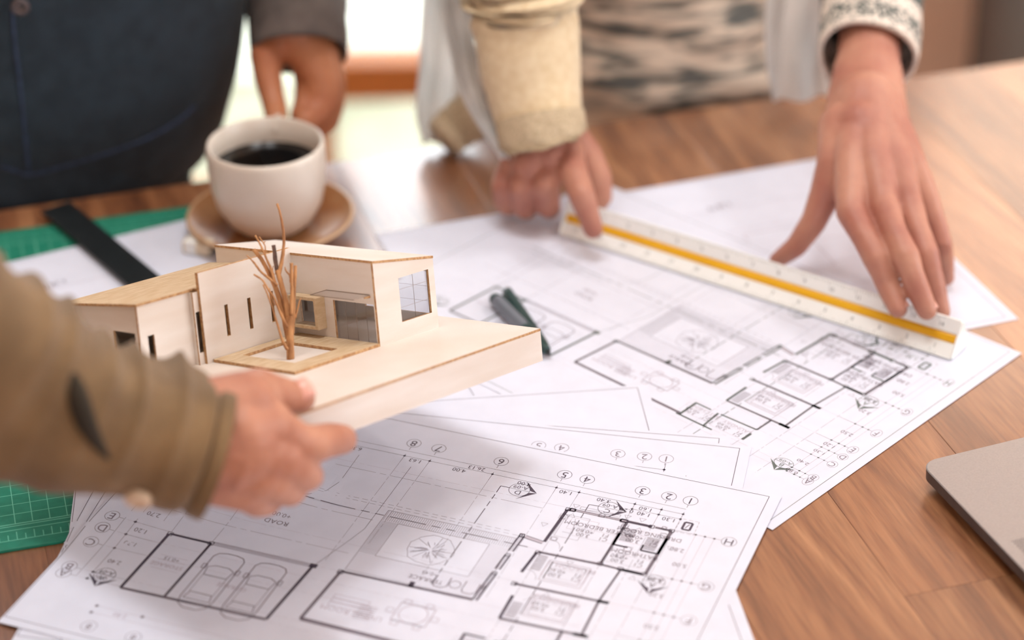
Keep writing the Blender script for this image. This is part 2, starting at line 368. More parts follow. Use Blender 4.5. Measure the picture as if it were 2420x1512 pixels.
bars([(-2.9, 0.0, 0.45, 0.06), (-0.26, 0.205, 0.45, 0.262), (-2.9, 1.83, 0.45, 1.90)] + [(x, 0.06, x + 0.07, 1.83) for x in (-2.9, -2.0, -1.1, 0.38)] + [(-0.276, 0.06, -0.244, 1.83)], RY1 + 0.03, 0.06, 'window_frame', dr, M['frame'])
link('window_pane', bevel_box((0.624, 0.008, 0.145), (0.068, RY1 + 0.03, 0.1325)), M['glass'], dr)
for x0, x1 in ((-2.83, -2.0), (-1.93, -1.1), (-1.03, -0.276)):
    link('window_pane', bevel_box((x1 - x0, 0.008, 1.77), ((x0 + x1) / 2, RY1 + 0.03, 0.945)), M['glass'], dr)
for x0, x1 in ((-0.244, 0.38),):
    link('window_pane', bevel_box((x1 - x0, 0.008, 1.568), ((x0 + x1) / 2, RY1 + 0.03, 1.046)), M['glass'], dr)
w2 = empty('window_2', (1.7, RY1, 0.95)); tag(w2, kind='structure')
bars([(0.52, 0.95, 2.5, 1.0), (0.52, 1.85, 2.5, 1.9), (0.52, 1.0, 0.57, 1.85), (2.44, 1.0, 2.5, 1.85), (1.67, 1.0, 1.73, 1.85)], RY1 + 0.03, 0.06, 'window_frame', w2, M['frame'])
link('window_pane', bevel_box((1.87, 0.006, 0.85), (1.505, RY1 + 0.03, 1.425)), M['glass'], w2)
g = structure('ground', (14, 9, 0.1), (0, 7.88, -0.08), M['terrace'])
structure('ground', (14, 0.44, 0.1), (0, 3.16, -0.07), M['leaf'])
# unseen cream drape added over the right-hand window to warm the tabletop glare
bm = bmesh.new(); G = []
for i in range(240):
    x = 0.5 + 2.05 * i / 239; y = RY1 - 0.05 + 0.018 * math.sin(i * 0.62) + 0.006 * math.sin(i * 1.7)
    G.append((bm.verts.new((x, y, 0.86)), bm.verts.new((x, y, 1.98))))
for a, b in zip(G, G[1:]): bm.faces.new((a[0], b[0], b[1], a[1]))
link('added_curtain', bm_mesh(bm, 'added_curtain'), M['added_curtain'], w2, smooth=True)
link('added_curtain_rod', tube([(0.42, RY1 - 0.05, 1.99), (2.6, RY1 - 0.05, 1.99)], [0.01, 0.01], 4, 12), M['frame'], w2)
# a dark cabinet standing against the back wall, far right
cb = empty('cabinet', (0.905, 2.5, 0), 'dark brown wooden cabinet standing behind the far right end of the table', 'cabinet')
link('cabinet_body', bevel_box((0.6, 0.42, 0.86), (0.905, 2.5, 0.47), 0.006), M['cabinet'], cb)
for k in (0, 1):
    dd = link('cabinet_door', bevel_box((0.285, 0.018, 0.78), (0.76 + k * 0.29, 2.281, 0.47), 0.003), M['cabinet'], cb)
    link('knob', bevel_box((0.015, 0.02, 0.015), (0.875 + k * 0.06, 2.263, 0.6), 0.004), M['alu_dark'], dd)

# ------------------------------------------------------------------ the table
TA = R_(16.2)                                  # direction of the far edge
TEX = Vector((math.cos(TA), math.sin(TA), 0)); TEY = Vector((-math.sin(TA), math.cos(TA), 0))
TW, TH = 2.3, 0.80
tc0 = Vector((0.0653, 1.588, TZ))              # a point on the far edge
tmw = Matrix.Translation(Vector((tc0.x, tc0.y, 0))) @ Matrix.Rotation(TA, 4, 'Z')
table = empty('table', mw=tmw, label='large wooden table of long glued planks under all the drawings', cat='table')
PLW = 0.0895
xs = -1.42; k = 0
phase = 0.0315
x = -1.40 + phase
while x < 0.95:
    cuts = [-TH, 0.0]
    if k % 3 == 0: cuts = [-TH, -0.62, 0.0]
    elif k % 3 == 1: cuts = [-TH, -0.27, 0.0]
    for y0, y1 in zip(cuts, cuts[1:]):
        me = bevel_box((PLW - 0.0001, y1 - y0 - 0.0001, 0.034), (0, 0, 0), 0.00025, 1)
        me.materials.append(M['table'])
        po = bpy.data.objects.new('plank', me); COL.objects.link(po); po.parent = table
        po.location = (x + PLW / 2, (y0 + y1) / 2, TZ - 0.017)
    x += PLW; k += 1
for lx in (-1.3, 0.84):
    for ly in (-TH + 0.1, -0.1):
        me = bevel_box((0.07, 0.07, TZ - 0.035), (lx, ly, (TZ - 0.035) / 2), 0.004); link('leg', me, M['table'], table, world_coords=False)
for ly in (-TH + 0.1, -0.1):
    link('apron', bevel_box((2.08, 0.025, 0.09), (-0.23, ly, TZ - 0.082), 0.002), M['table'], table, world_coords=False)

# ------------------------------------------------------------------ cutting mat
MA = R_(14.6)
MEX = Vector((math.cos(MA), math.sin(MA), 0)); MEY = Vector((-math.sin(MA), math.cos(MA), 0))
mtr = W(520, 477, 2); MW_, MH_ = 0.56, 0.391; MTH = 0.0022
def mat_d(x, y):
    q = Vector((x, y, 0)) - Vector((mtr.x, mtr.y, 0)); a = q.dot(MEX); b = q.dot(MEY)
    return max(a, b, -MW_ - a, -MH_ - b)       # <0 inside the mat
mmw = Matrix.Translation(Vector((mtr.x, mtr.y, TZ))) @ Matrix.Rotation(MA, 4, 'Z')
cm = empty('cutting_mat', mw=mmw, label='green self-healing cutting mat with a pale grid, under the papers on the left', cat='cutting mat')
link('mat_sheet', bevel_box((MW_, MH_, MTH), (-MW_ / 2, -MH_ / 2, MTH / 2 + 0.0001), 0.0006), M['mat_green'], cm, world_coords=False)
class Lines:
    """flat print: quads in sheet coordinates (x, y), laid on the sheet by a height function"""
    def __init__(s, zf=None, warp=None): s.v = []; s.f = []; s.m = []; s.zf = zf or (lambda x, y: 0); s.warp = warp
    def quad(s, pts, mi=0):
        n = len(s.v)
        for x, y in pts:
            if s.warp: x, y = s.warp(x, y)
            s.v.append((x, y, s.zf(x, y)))
        s.f.append(tuple(range(n, n + len(pts)))); s.m.append(mi)
    def line(s, x0, y0, x1, y1, w, mi=0, dash=None, step=1.0):
        L = math.hypot(x1 - x0, y1 - y0)
        if L < 1e-9: return
        ux, uy = (x1 - x0) / L, (y1 - y0) / L; nx, ny = -uy * w / 2, ux * w / 2
        segs = []
        if dash:
            t = 0; i = 0
            while t < L:
                l = dash[i % len(dash)]
                if i % 2 == 0: segs.append((t, min(t + l, L)))
                t += l; i += 1
        else: segs = [(0, L)]
        for a, b in segs:
            k = max(1, int((b - a) / step)) if s.zf.__name__ != '<lambda>' or s.warp else 1
            for i in range(k):
                p, q = a + (b - a) * i / k, a + (b - a) * (i + 1) / k
                ax, ay, bx, by = x0 + ux * p, y0 + uy * p, x0 + ux * q, y0 + uy * q
                s.quad([(ax - nx, ay - ny), (bx - nx, by - ny), (bx + nx, by + ny), (ax + nx, ay + ny)], mi)
    def poly(s, pts, w, mi=0, dash=None, close=False):
        pts = list(pts) + ([pts[0]] if close else [])
        for a, b in zip(pts, pts[1:]): s.line(*a, *b, w, mi, dash)
    def circle(s, x, y, r, w, mi=0, n=28, a0=0, a1=360):
        s.poly([(x + r * math.cos(R_(a0 + (a1 - a0) * i / n)), y + r * math.sin(R_(a0 + (a1 - a0) * i / n))) for i in range(n + 1)], w, mi)
    def rect(s, x0, y0, x1, y1, w, mi=0): s.poly([(x0, y0), (x1, y0), (x1, y1), (x0, y1)], w, mi, close=True)
    def text(s, t, x, y, h, mi=0, rot=0):
        V, F = text_mesh(t); c, sn = math.cos(rot), math.sin(rot); n = len(s.v)
        for a, b in V:
            a *= h; b *= h; px, py = x + a * c - b * sn, y + a * sn + b * c
            if s.warp: px, py = s.warp(px, py)
            s.v.append((px, py, s.zf(px, py)))
        for f in F: s.f.append(tuple(i + n for i in f)); s.m.append(mi)
    def build(s, name, mats, parent, scale=1.0, kind='stuff'):
        me = bpy.data.meshes.new(name); me.from_pydata([(x * scale, y * scale, z) for x, y, z in s.v], [], s.f)
        me.update(); me.polygons.foreach_set('material_index', s.m)
        o = link(name, me, mats, parent, world_coords=False)
        if kind: o['kind'] = kind
        return o
_tx = {}
def text_mesh(t):
    if t in _tx: return _tx[t]
    c = bpy.data.curves.new('t', 'FONT'); c.body = t; c.size = 1.35; c.resolution_u = 2; c.align_x = 'CENTER'; c.align_y = 'CENTER'
    o = bpy.data.objects.new('t', c); COL.objects.link(o)
    me = bpy.data.meshes.new_from_object(o.evaluated_get(bpy.context.evaluated_depsgraph_get()))
    r = ([(v.co.x, v.co.y) for v in me.vertices], [tuple(p.vertices) for p in me.polygons])
    bpy.data.objects.remove(o); bpy.data.curves.remove(c); bpy.data.meshes.remove(me); _tx[t] = r; return r
ml = Lines(); zmat = MTH + 0.00016; ml.zf = lambda x, y: zmat
bx0, bx1, by0, by1 = -MW_ + 0.024, -0.024, -MH_ + 0.024, -0.024
for i in range(int((bx1 - bx0) / 0.01) + 1): ml.line(bx0 + i * 0.01, by0, bx0 + i * 0.01, by1, 0.0005 if i % 5 else 0.0008)
for i in range(int((by1 - by0) / 0.01) + 1): ml.line(bx0, by0 + i * 0.01, bx1, by0 + i * 0.01, 0.0005 if i % 5 else 0.0008)
for yy, sgn in ((by0 - 0.006, -1), (by1 + 0.006, 1)):
    ml.line(bx0, yy, bx1, yy, 0.0006); ml.line(bx0, yy + sgn * 0.010, bx1, yy + sgn * 0.010, 0.0006)
    for i in range(int((bx1 - bx0) / 0.005) + 1): ml.line(bx0 + i * 0.005, yy + sgn * 0.010, bx0 + i * 0.005, yy + sgn * (0.0045 if i % 2 else 0.002), 0.0005)
ml.rect(bx0 - 0.002, by0 - 0.002, bx1 + 0.002, by1 + 0.002, 0.0007)
ml.build('printed_grid', M['mat_line'], cm)

# ------------------------------------------------------------------ the drawing sheets
SM = 0.0115676 * 0.88                         # one metre of the drawn house on the paper
PLN, PSH = 0.42 * 0.88, 0.297 * 0.88
def sheet(name, c, ang, label, z0, content, w=PLN, h=PSH, mats=None, curl=None, group=None):
    """c = far right corner (world x, y); local x runs along the far edge away from it, y towards the viewer"""
    th = R_(ang) + math.pi
    mw = Matrix.Translation(Vector((c[0], c[1], TZ))) @ Matrix.Rotation(th, 4, 'Z')
    root = empty(name, mw=mw, label=label, cat='paper', group=group)
    cs, sn = math.cos(th), math.sin(th)
    def zf(x, y):
        wx, wy = c[0] + x * cs - y * sn, c[1] + x * sn + y * cs
        t = min(1, max(0, 0.5 - (mat_d(wx, wy)) / 0.03)); t = t * t * (3 - 2 * t)
        return z0 + t * (MTH + 0.0002) + (curl(x, y) if curl else 0)
    nx, ny = 48, 34; bm = bmesh.new(); G = []
    for lay in (0, 1):
        G.append([[bm.verts.new((w * i / nx, h * j / ny, zf(w * i / nx, h * j / ny) - (0.00012 if lay else 0))) for i in range(nx + 1)] for j in range(ny + 1)])
    for j in range(ny):
        for i in range(nx):
            a = G[0]; bm.faces.new((a[j][i], a[j][i + 1], a[j + 1][i + 1], a[j + 1][i]))
            a = G[1]; bm.faces.new((a[j][i], a[j + 1][i], a[j + 1][i + 1], a[j][i + 1]))
    for j in range(ny):
        for i in (0, nx): bm.faces.new((G[0][j][i], G[0][j + 1][i], G[1][j + 1][i], G[1][j][i]))
    for i in range(nx):
        for j in (0, ny): bm.faces.new((G[0][j][i], G[0][j][i + 1], G[1][j][i + 1], G[1][j][i]))
    bmesh.ops.recalc_face_normals(bm, faces=bm.faces)
    link('paper_sheet', bm_mesh(bm, 'paper_sheet'), M['paper'], root, world_coords=False, smooth=False)
    if content:
        L = Lines()
        def zz(x, y): return zf(x * SM, y * SM) + 0.00005
        L.zf = zz; content(L, w / SM, h / SM)
        L.build('printed_drawing', mats or [M['ink'], M['ink_mid'], M['ink_light']], root, SM)
    return root
T_, MD, HV = 0.022, 0.04, 0.075               # pen widths in drawn metres
def frame_only(L, w, h): L.rect(0.67, 0.3, w - 0.1, h - 0.55, 0.035, 0)
def wall(L, x0, y0, x1, y1, t=0.15, fill=1):
    """double wall line with a grey core"""
    d = Vector((x1 - x0, y1 - y0)).normalized(); n = Vector((-d.y, d.x)) * t / 2
    L.line(x0, y0, x1, y1, t, fill)
    L.line(x0 + n.x, y0 + n.y, x1 + n.x, y1 + n.y, 0.045, 0); L.line(x0 - n.x, y0 - n.y, x1 - n.x, y1 - n.y, 0.045, 0)
def column(L, x, y, s=0.28):
    L.rect(x - s / 2, y - s / 2, x + s / 2, y + s / 2, 0.05, 0); L.line(x - s / 4, y, x + s / 4, y, 0.03); L.line(x, y - s / 4, x, y + s / 4, 0.03)
def marker(L, x, y, let, ang):
    L.circle(x, y, 0.62, 0.03, 0); L.line(x - 0.62, y, x + 0.62, y, 0.025)
    L.text(let, x, y + 0.27, 0.42, 0); L.text('A-09', x, y - 0.26, 0.34, 0)
    for s in (-1, 1):
        a = R_(ang); p = lambda r, b: (x + r * math.cos(a + s * R_(b)), y + r * math.sin(a + s * R_(b)))
        L.quad([p(1.05, 0), p(0.66, 6), p(0.62, 40), p(0.64, 60)], 0) if False else L.quad([p(1.08, 0), p(0.66, 8), p(0.64, 52), p(0.92, 82)], 0)
def table_box(L, x, y, name):
    L.rect(x - 1.25, y - 0.95, x + 1.25, y + 0.35, 0.02, 2); L.line(x - 1.25, y - 0.5, x + 1.25, y - 0.5, 0.02, 2); L.line(x + 0.2, y - 0.95, x + 0.2, y + 0.35, 0.02, 2)
    L.text('3.00', x + 0.5, y + 0.1, 0.34, 1); L.text('+0.60', x + 0.5, y - 0.28, 0.34, 1); L.text('C1', x - 0.7, y + 0.1, 0.34, 1); L.text('F1', x - 0.7, y - 0.28, 0.34, 1)
    L.text(name, x - 0.2, y - 0.8, 0.36, 1 if 'ROOM' in name and not name[-1].isdigit() else 2)
GRID = {1: 4.80, 2: 6.10, 3: 7.70, 4: 11.10, 5: 12.50, 6: 16.50, 7: 20.50, 8: 22.12}
ROWS = {'H': 5.30, 'G': 9.65, 'F': 12.80, 'E': 15.27, 'D': 16.38, 'C': 17.68, 'B': 20.02, 'A': 20.66}
def plan(L, w, h, rowx=1.60, left=True):
    frame_only(L, w, h)
    # grid bubbles along the top and their axes
    for k, gx in GRID.items():
        L.circle(gx, 2.25, 0.43, 0.028, 0); L.text(str(k), gx, 2.25, 0.62, 0); L.line(gx, 2.7, gx, 2.98, 0.025, 0)
        L.line(gx, 3.45, gx, 4.3, T_, 0)
        L.line(gx, 4.3, gx, 12.6 if k in (7,) else (14.8 if k in (5, 6, 8) else 22.0), T_ * 0.8, 1, (1.5, 0.18, 0.35, 0.18))
    L.line(4.8, 3.14, 34.5, 3.14, T_, 0); L.line(4.8, 3.66, 34.5, 3.66, T_, 0); L.line(4.8, 4.17, 7.75, 4.17, T_, 0)
    for k, gx in GRID.items():
        L.circle(gx, 3.66, 0.045, 0.09, 0, 8)
        if k < 4: L.circle(gx, 4.17, 0.045, 0.09, 0, 8)
    for t, tx, ty in (('1.60', 6.95, 3.92), ('3.40', 9.5, 3.92), ('1.40', 11.8, 3.92), ('4.00', 14.4, 3.92), ('4.00', 18.5, 3.92), ('1.63', 21.3, 3.92), ('6.30', 25.2, 3.92), ('26.13', 17.6, 3.4),
                      ('1.30', 5.4, 4.42), ('1.40', 6.9, 4.42), ('0.20', 7.95, 4.40)):
        L.text(t, tx, ty, 0.36, 0)
    # rows on the right
    for k, gy in ROWS.items():
        L.circle(rowx, gy, 0.43, 0.024, 1 if gy > 8 else 0); L.text(k, rowx, gy, 0.6, 1 if gy > 8 else 0)
        L.line(rowx + 0.43, gy, 4.7, gy, T_, 1)
        L.line(4.7, gy, w - 2, gy, T_ * 0.7, 2, (1.5, 0.2, 0.3, 0.2))
        for dx in (2.45, 3.0, 3.54): L.circle(dx, gy, 0.04, 0.08, 0, 8)
    for dx in (2.45, 3.0, 3.54): L.line(dx, 5.3, dx, 20.66, T_, 2)
    for t, tx, ty in (('2.80', 4.1, 7.0), ('5.00', 3.55, 8.3), ('2.20', 4.4, 10.0), ('3.20', 3.9, 11.3), ('2.50', 3.3, 14.0), ('1.20', 3.3, 15.8), ('1.30', 3.3, 17.0), ('2.40', 3.4, 18.9), ('0.80', 3.3, 20.4)):
        L.text(t, tx, ty, 0.36, 1)
    # bedroom wing
    wall(L, 7.6, 5.42, 11.1, 5.42, 0.14, 2); wall(L, 6.1, 5.42, 7.5, 5.42, 0.17, 0); wall(L, 4.9, 5.42, 5.9, 5.42, 0.12, 1)
    for x_, y_ in ((4.92, 5.42), (6.1, 5.42), (11.12, 5.45), (7.7, 9.7), (11.3, 9.9), (6.5, 9.75), (5.1, 9.75), (12.7, 8.7), (11.5, 13.0)): column(L, x_, y_)
    L.rect(7.55, 5.3, 7.95, 5.55, 0.12, 0); L.rect(10.7, 5.3, 11.0, 5.55, 0.1, 0)
    wall(L, 11.15, 5.5, 11.3, 8.85, 0.15, 0); wall(L, 4.92, 5.5, 5.05, 9.75, 0.15, 1); wall(L, 4.95, 6.2, 4.98, 7.75, 0.14, 0)
    wall(L, 7.55, 5.5, 7.68, 9.65, 0.12, 1); wall(L, 7.6, 6.6, 7.62, 7.8, 0.13, 0); wall(L, 7.6, 7.75, 6.75, 7.75, 0.09, 0); wall(L, 5.0, 7.75, 6.0, 7.75, 0.09, 0); wall(L, 6.0, 7.75, 6.0, 7.2, 0.06, 0)
    wall(L, 11.3, 9.85, 7.68, 9.75, 0.13, 1); wall(L, 7.68, 9.75, 5.1, 9.85, 0.1, 1); wall(L, 6.4, 9.8, 5.25, 9.8, 0.18, 0)
    wall(L, 11.35, 9.9, 11.5, 11.9, 0.13, 0); wall(L, 11.5, 13.0, 6.1, 12.85, 0.13, 1); wall(L, 6.75, 12.88, 6.1, 12.85, 0.2, 0); wall(L, 6.45, 9.8, 6.65, 12.8, 0.08, 1)
    wall(L, 11.2, 14.0, 11.15, 16.1, 0.13, 0); wall(L, 11.15, 16.1, 6.2, 15.95, 0.14, 1); wall(L, 6.65, 12.9, 6.55, 15.95, 0.1, 1); wall(L, 7.0, 15.97, 6.2, 15.95, 0.22, 0)
    wall(L, 12.4, 17.9, 12.35, 20.1, 0.12, 0); wall(L, 12.4, 17.95, 11.2, 17.95, 0.1, 0); wall(L, 12.6, 20.1, 9.7, 20.1, 0.12, 0); wall(L, 10.6, 17.95, 10.4, 20.1, 0.1, 0); wall(L, 10.4, 17.95, 7.6, 17.8, 0.1, 0); wall(L, 7.6, 18.5, 7.6, 19.6, 0.14, 0); wall(L, 7.6, 16.0, 7.6, 17.8, 0.09, 1)
    for yy in range(11): L.line(5.25, 6.45 + yy * 0.11, 6.0, 6.45 + yy * 0.11, 0.05, 1); L.line(6.75, 6.1 + yy * 0.11, 7.45, 6.1 + yy * 0.11, 0.05, 1)
    for yy in range(12): L.line(10.6, 10.1 + yy * 0.12, 11.2, 10.1 + yy * 0.12, 0.045, 1); L.line(10.4, 14.5 + yy * 0.12, 11.0, 14.5 + yy * 0.12, 0.045, 1)
    L.rect(9.6, 5.95, 11.0, 8.1, 0.02, 1); L.rect(9.0, 6.1, 10.6, 7.2, 0.02, 2); L.poly([(10.4, 6.2), (10.1, 7.6), (10.7, 7.6)], 0.02, 1)
    table_box(L, 9.0, 7.4, 'MASTER BEDROOM'); table_box(L, 6.2, 6.95, 'DRESSING ROOM'); table_box(L, 6.4, 9.0, 'BATHROOM')
    table_box(L, 9.2, 11.4, 'BEDROOM 2'); table_box(L, 9.0, 14.5, 'BEDROOM 3'); table_box(L, 8.9, 19.3, 'LAUNDRY'); table_box(L, 11.5, 19.2, 'KITCHEN')
    for x0, y0 in ((9.3, 11.3), (9.0, 14.5)): L.rect(x0 - 1.3, y0 - 1.0, x0 + 1.1, y0 + 0.9, 0.05, 2); L.rect(x0 - 1.1, y0 - 0.8, x0 + 0.9, y0 + 0.7, 0.05, 2)
    for cx_, cy_, r_ in ((5.2, 6.0, 0.2), (11.1, 6.2, 0.22), (6.7, 7.9, 0.2), (7.55, 5.9, 0.18), (6.9, 8.6, 0.2), (10.9, 8.4, 0.16), (9.1, 5.35, 0.16), (5.4, 5.3, 0.12)):
        L.circle(cx_, cy_, r_, 0.025, 1, 14); L.rect(cx_ - r_ * 1.15, cy_ - r_ * 1.15, cx_ + r_ * 1.15, cy_ + r_ * 1.15, 0.02, 1)
    for x0, y0, s in ((10.8, 5.0, 1), (7.7, 5.0, 1), (6.8, 5.0, 1), (6.7, 5.95, -1), (10.7, 5.95, -1), (7.6, 5.95, -1), (5.6, 10.3, -1), (11.9, 7.3, 1), (4.5, 7.0, 1), (9.3, 10.2, 1), (9.5, 13.3, -1)):
        L.poly([(x0 - 0.2, y0 - 0.14 * s), (x0 + 0.2, y0 - 0.14 * s), (x0, y0 + 0.2 * s)], 0.02, 1, close=True)
    L.rect(8.1, 4.95, 10.5, 5.2, 0.02, 1); L.line(8.1, 4.95, 10.5, 5.2, 0.02, 1)
    L.circle(11.0, 9.2, 0.7, 0.02, 1, 12, 180, 270); L.circle(11.3, 12.3, 0.75, 0.02, 1, 12, 180, 300); L.circle(10.9, 13.6, 0.7, 0.02, 1, 12, 120, 200)
    # the small black tree box and its dashed outline
    L.rect(4.0, 4.35, 4.45, 5.05, 0.14, 0); L.line(4.15, 4.5, 4.3, 4.9, 0.05, 0)
    L.poly([(3.7, 4.1), (4.75, 4.1), (4.8, 5.4), (3.65, 5.4)], 0.02, 1, (0.25, 0.12), True)
    # section markers
    marker(L, 8.97, 4.57, 'C', 180); marker(L, 14.44, 4.6, 'D', 180); marker(L, 4.4, 10.25, 'A', 270 - 180); marker(L, 33.0, 20.06, 'A', 90); marker(L, 4.15, 20.0, 'B', 90)
    L.poly([(9.6, 4.57), (10.15, 4.6), (10.15, 5.3)], 0.05, 0); L.line(10.15, 5.5, 10.3, 24, 0.05, 0, (0.5, 0.25, 0.5, 0.25, 1.6, 0.3))
    L.poly([(15.06, 4.6), (15.6, 4.6), (15.6, 5.3)], 0.05, 0); L.line(15.6, 5.5, 15.75, 14.6, 0.05, 0, (0.5, 0.25, 0.5, 0.25, 1.6, 0.3))
    # glazed wall of thick panes between terrace and bedrooms
    for a, b in ((8.75, 10.3), (10.7, 12.1), (12.5, 14.0), (13.9, 15.1)):
        xa = 12.68 + (a - 8.7) * 0.05; xb = 12.68 + (b - 8.7) * 0.05
        L.line(xa - 0.13, a, xb - 0.13, b, 0.1, 0); L.line(xa + 0.13, a, xb + 0.13, b, 0.1, 0); L.line(xa, a, xb, b, 0.03, 1)
        column(L, xa, a, 0.26)
    wall(L, 11.35, 8.95, 12.5, 8.75, 0.25, 2)
    # terrace: hatched deck round the tree court
    L.rect(12.9, 9.08, 20.75, 15.0, 0.03, 1); L.rect(14.1, 10.1, 19.7, 13.3, 0.03, 1)
    k = 0.0
    while k < 7.7: L.line(13.0 + k, 9.12, 13.0 + k, 10.05, 0.02, 1); L.line(13.0 + k, 13.35, 13.0 + k, 14.95, 0.018, 2); k += 0.13
    k = 0.0
    while k < 3.1: L.line(19.75, 10.15 + k, 20.7, 10.15 + k, 0.02, 1); L.line(12.95, 10.15 + k, 14.05, 10.15 + k, 0.018, 2); k += 0.11
    rr = random.Random(4)
    L.poly([(17.0 + (1.33 + rr.uniform(-.06, .08)) * math.cos(R_(a)), 11.75 + (1.33 + rr.uniform(-.06, .08)) * math.sin(R_(a))) for a in range(0, 360, 15)], 0.025, 1, close=True)
    for i in range(34):
        a = rr.uniform(0, 2 * math.pi); r0, r1 = rr.uniform(0.05, 0.5), rr.uniform(0.7, 1.3); L.line(17 + r0 * math.cos(a), 11.75 + r0 * math.sin(a), 17 + r1 * math.cos(a + 0.15), 11.75 + r1 * math.sin(a + 0.15), 0.025, 1)
    L.text('TERRACE', 16.2, 14.3, 0.36, 1); L.text('+0.45', 16.2, 13.75, 0.3, 1)
    for x0 in (13.6, 15.3):
        L.poly([(x0 - 0.4, 13.7), (x0 - 0.42, 14.5), (x0 - 0.15, 14.72), (x0 + 0.3, 14.7), (x0 + 0.42, 14.4), (x0 + 0.4, 13.7)], 0.06, 1)
    L.circle(14.5, 14.2, 0.32, 0.05, 1, 16)
    # living room
    wall(L, 20.88, 15.25, 13.1, 15.1, 0.13, 1); wall(L, 20.88, 15.25, 21.15, 19.8, 0.14, 1); column(L, 20.88, 15.3, 0.32); L.quad([(16.6, 14.75), (16.9, 14.75), (16.9, 15.25), (16.6, 15.25)], 0)
    wall(L, 21.15, 19.8, 12.4, 19.9, 0.22, 1)
    for i in range(3): L.rect(18.2 - i * 0.2, 17.2 + i * 0.35, 20.3, 17.5 + i * 0.35, 0.04, 2)
    for i in range(7): L.line(17.6, 17.6 + i * 0.18, 18.6, 17.65 + i * 0.18, 0.05, 2)
    L.rect(14.6, 16.6, 16.6, 18.2, 0.07, 2); L.circle(15.6, 17.4, 0.8, 0.06, 2, 18)
    for a in range(0, 360, 60): L.rect(15.45 + 1.3 * math.cos(R_(a)), 17.25 + 1.1 * math.sin(R_(a)), 15.85 + 1.3 * math.cos(R_(a)), 17.6 + 1.1 * math.sin(R_(a)), 0.05, 2)
    L.text('LIVING ROOM', 18.8, 18.4, 0.42, 2)
    # road and garage
    L.line(13.5, 8.55, 31.5, 8.55, T_, 1, (0.35, 0.2)); L.line(12.9, 8.8, 31.5, 8.8, T_, 1, (0.35, 0.2))
    L.line(12.0, 9.62, 33.5, 9.62, 0.05, 0, (0.55, 0.35, 0.55, 0.35, 2.2, 0.4)); L.line(12.5, 5.85, 34.5, 5.85, T_, 1, (2.6, 0.25, 0.4, 0.25)); L.line(21.2, 10.25, 34.4, 10.25, T_, 1, (2.6, 0.25, 0.4, 0.25)); L.line(21.2, 13.6, 34.3, 13.6, T_, 1, (2.6, 0.25, 0.4, 0.25))
    L.poly([(24.7, 4.5), (24.6, 7.4), (24.9, 8.6), (25.7, 9.4), (26.8, 9.9), (28.4, 10.1), (33, 10.15)], 0.024, 0)
    L.poly([(21.3, 4.6), (21.3, 11.2), (21.6, 12.3), (22.5, 15.3)], 0.024, 0)
    L.text('ROAD', 26.3, 12.3, 0.40, 1); L.text('+0.00', 26.3, 11.6, 0.38, 1)
    L.line(28.84, 5.0, 28.84, 15.3, T_, 1, (1.5, 0.18, 0.35, 0.18)); L.line(31.45, 5.0, 31.45, 15.3, T_, 1, (1.5, 0.18, 0.35, 0.18)); L.line(32.3, 4, 32.3, 14.6, T_, 1)
    wall(L, 31.45, 15.42, 28.84, 15.42, 0.12, 0); wall(L, 31.5, 15.45, 31.6, 20.75, 0.14, 0); wall(L, 28.84, 15.45, 28.95, 20.6, 0.11, 0); wall(L, 31.6, 20.75, 22.85, 20.5, 0.14, 1); wall(L, 22.55, 15.4, 22.85, 20.5, 0.14, 0)
    for x_, y_ in ((31.45, 15.42), (28.84, 15.42)): column(L, x_, y_, 0.3)
    L.quad([(22.3, 15.15), (22.75, 15.15), (22.75, 15.5), (22.3, 15.5)], 0)
    for i in range(4): L.line(28.8, 15.25 + i * 0.09, 22.7, 15.2 + i * 0.09, 0.03, 1)
    for x0 in (27.2, 24.6):
        body = [(-0.95, -2.2), (-0.75, -2.5), (-0.3, -2.62), (0.3, -2.62), (0.75, -2.5), (0.95, -2.2), (0.98, 1.6), (0.85, 2.2), (0.4, 2.5), (-0.4, 2.5), (-0.85, 2.2), (-0.98, 1.6)]
        L.poly([(x0 + a, 18.6 + b) for a, b in body], 0.06, 1, close=True)
        L.poly([(x0 + a, 18.6 + b) for a, b in ((-0.8, -1.2), (-0.4, -1.42), (0.4, -1.42), (0.8, -1.2), (0.7, -0.5), (-0.7, -0.5))], 0.05, 1, close=True)
        L.poly([(x0 + a, 18.6 + b) for a, b in ((-0.8, 1.7), (0.8, 1.7), (0.65, 1.1), (-0.65, 1.1))], 0.05, 1, close=True)
        L.rect(x0 - 0.72, 18.1, x0 + 0.72, 19.7, 0.03, 1)
        for s in (-1, 1): L.rect(x0 + s * 1.02 - 0.12, 17.2, x0 + s * 1.02 + 0.12, 17.6, 0.05, 1)
    for i in range(4): L.line(29.3, 17.3 + i * 0.4, 31.0, 17.3 + i * 0.4, 0.025, 2)
    L.text('STORAGE', 30.2, 18.1, 0.34, 2); L.text('+0.15', 30.2, 17.5, 0.32, 1); L.text('GARAGE', 25.9, 18.6, 0.34, 2)
    if left:
        for k in 'EDCBA':
            gy = ROWS[k]; L.circle(35.25, gy, 0.43, 0.028, 1); L.text(k, 35.25, gy, 0.6, 1); L.line(34.8, gy, 34.5, gy, 0.025, 1)
            L.line(33.9, gy, 31.6, gy, T_, 1); L.circle(33.75, gy, 0.05, 0.1, 0, 8)
        L.line(34.45, 10, 34.45, 20.7, T_, 1); L.line(33.75, 13, 33.75, 20.7, T_, 1)
        for t, ty in (('2.70', 14.3), ('1.20', 15.8), ('1.30', 17.0), ('2.40', 18.8), ('0.80', 20.35)): L.text(t, 33.1, ty, 0.36, 1)
        L.line(32.0, 22.6, 12, 22.6, T_, 2); L.line(32.0, 23.2, 12, 23.2, T_, 2); L.text('2.80', 30.4, 22.9, 0.36, 2)
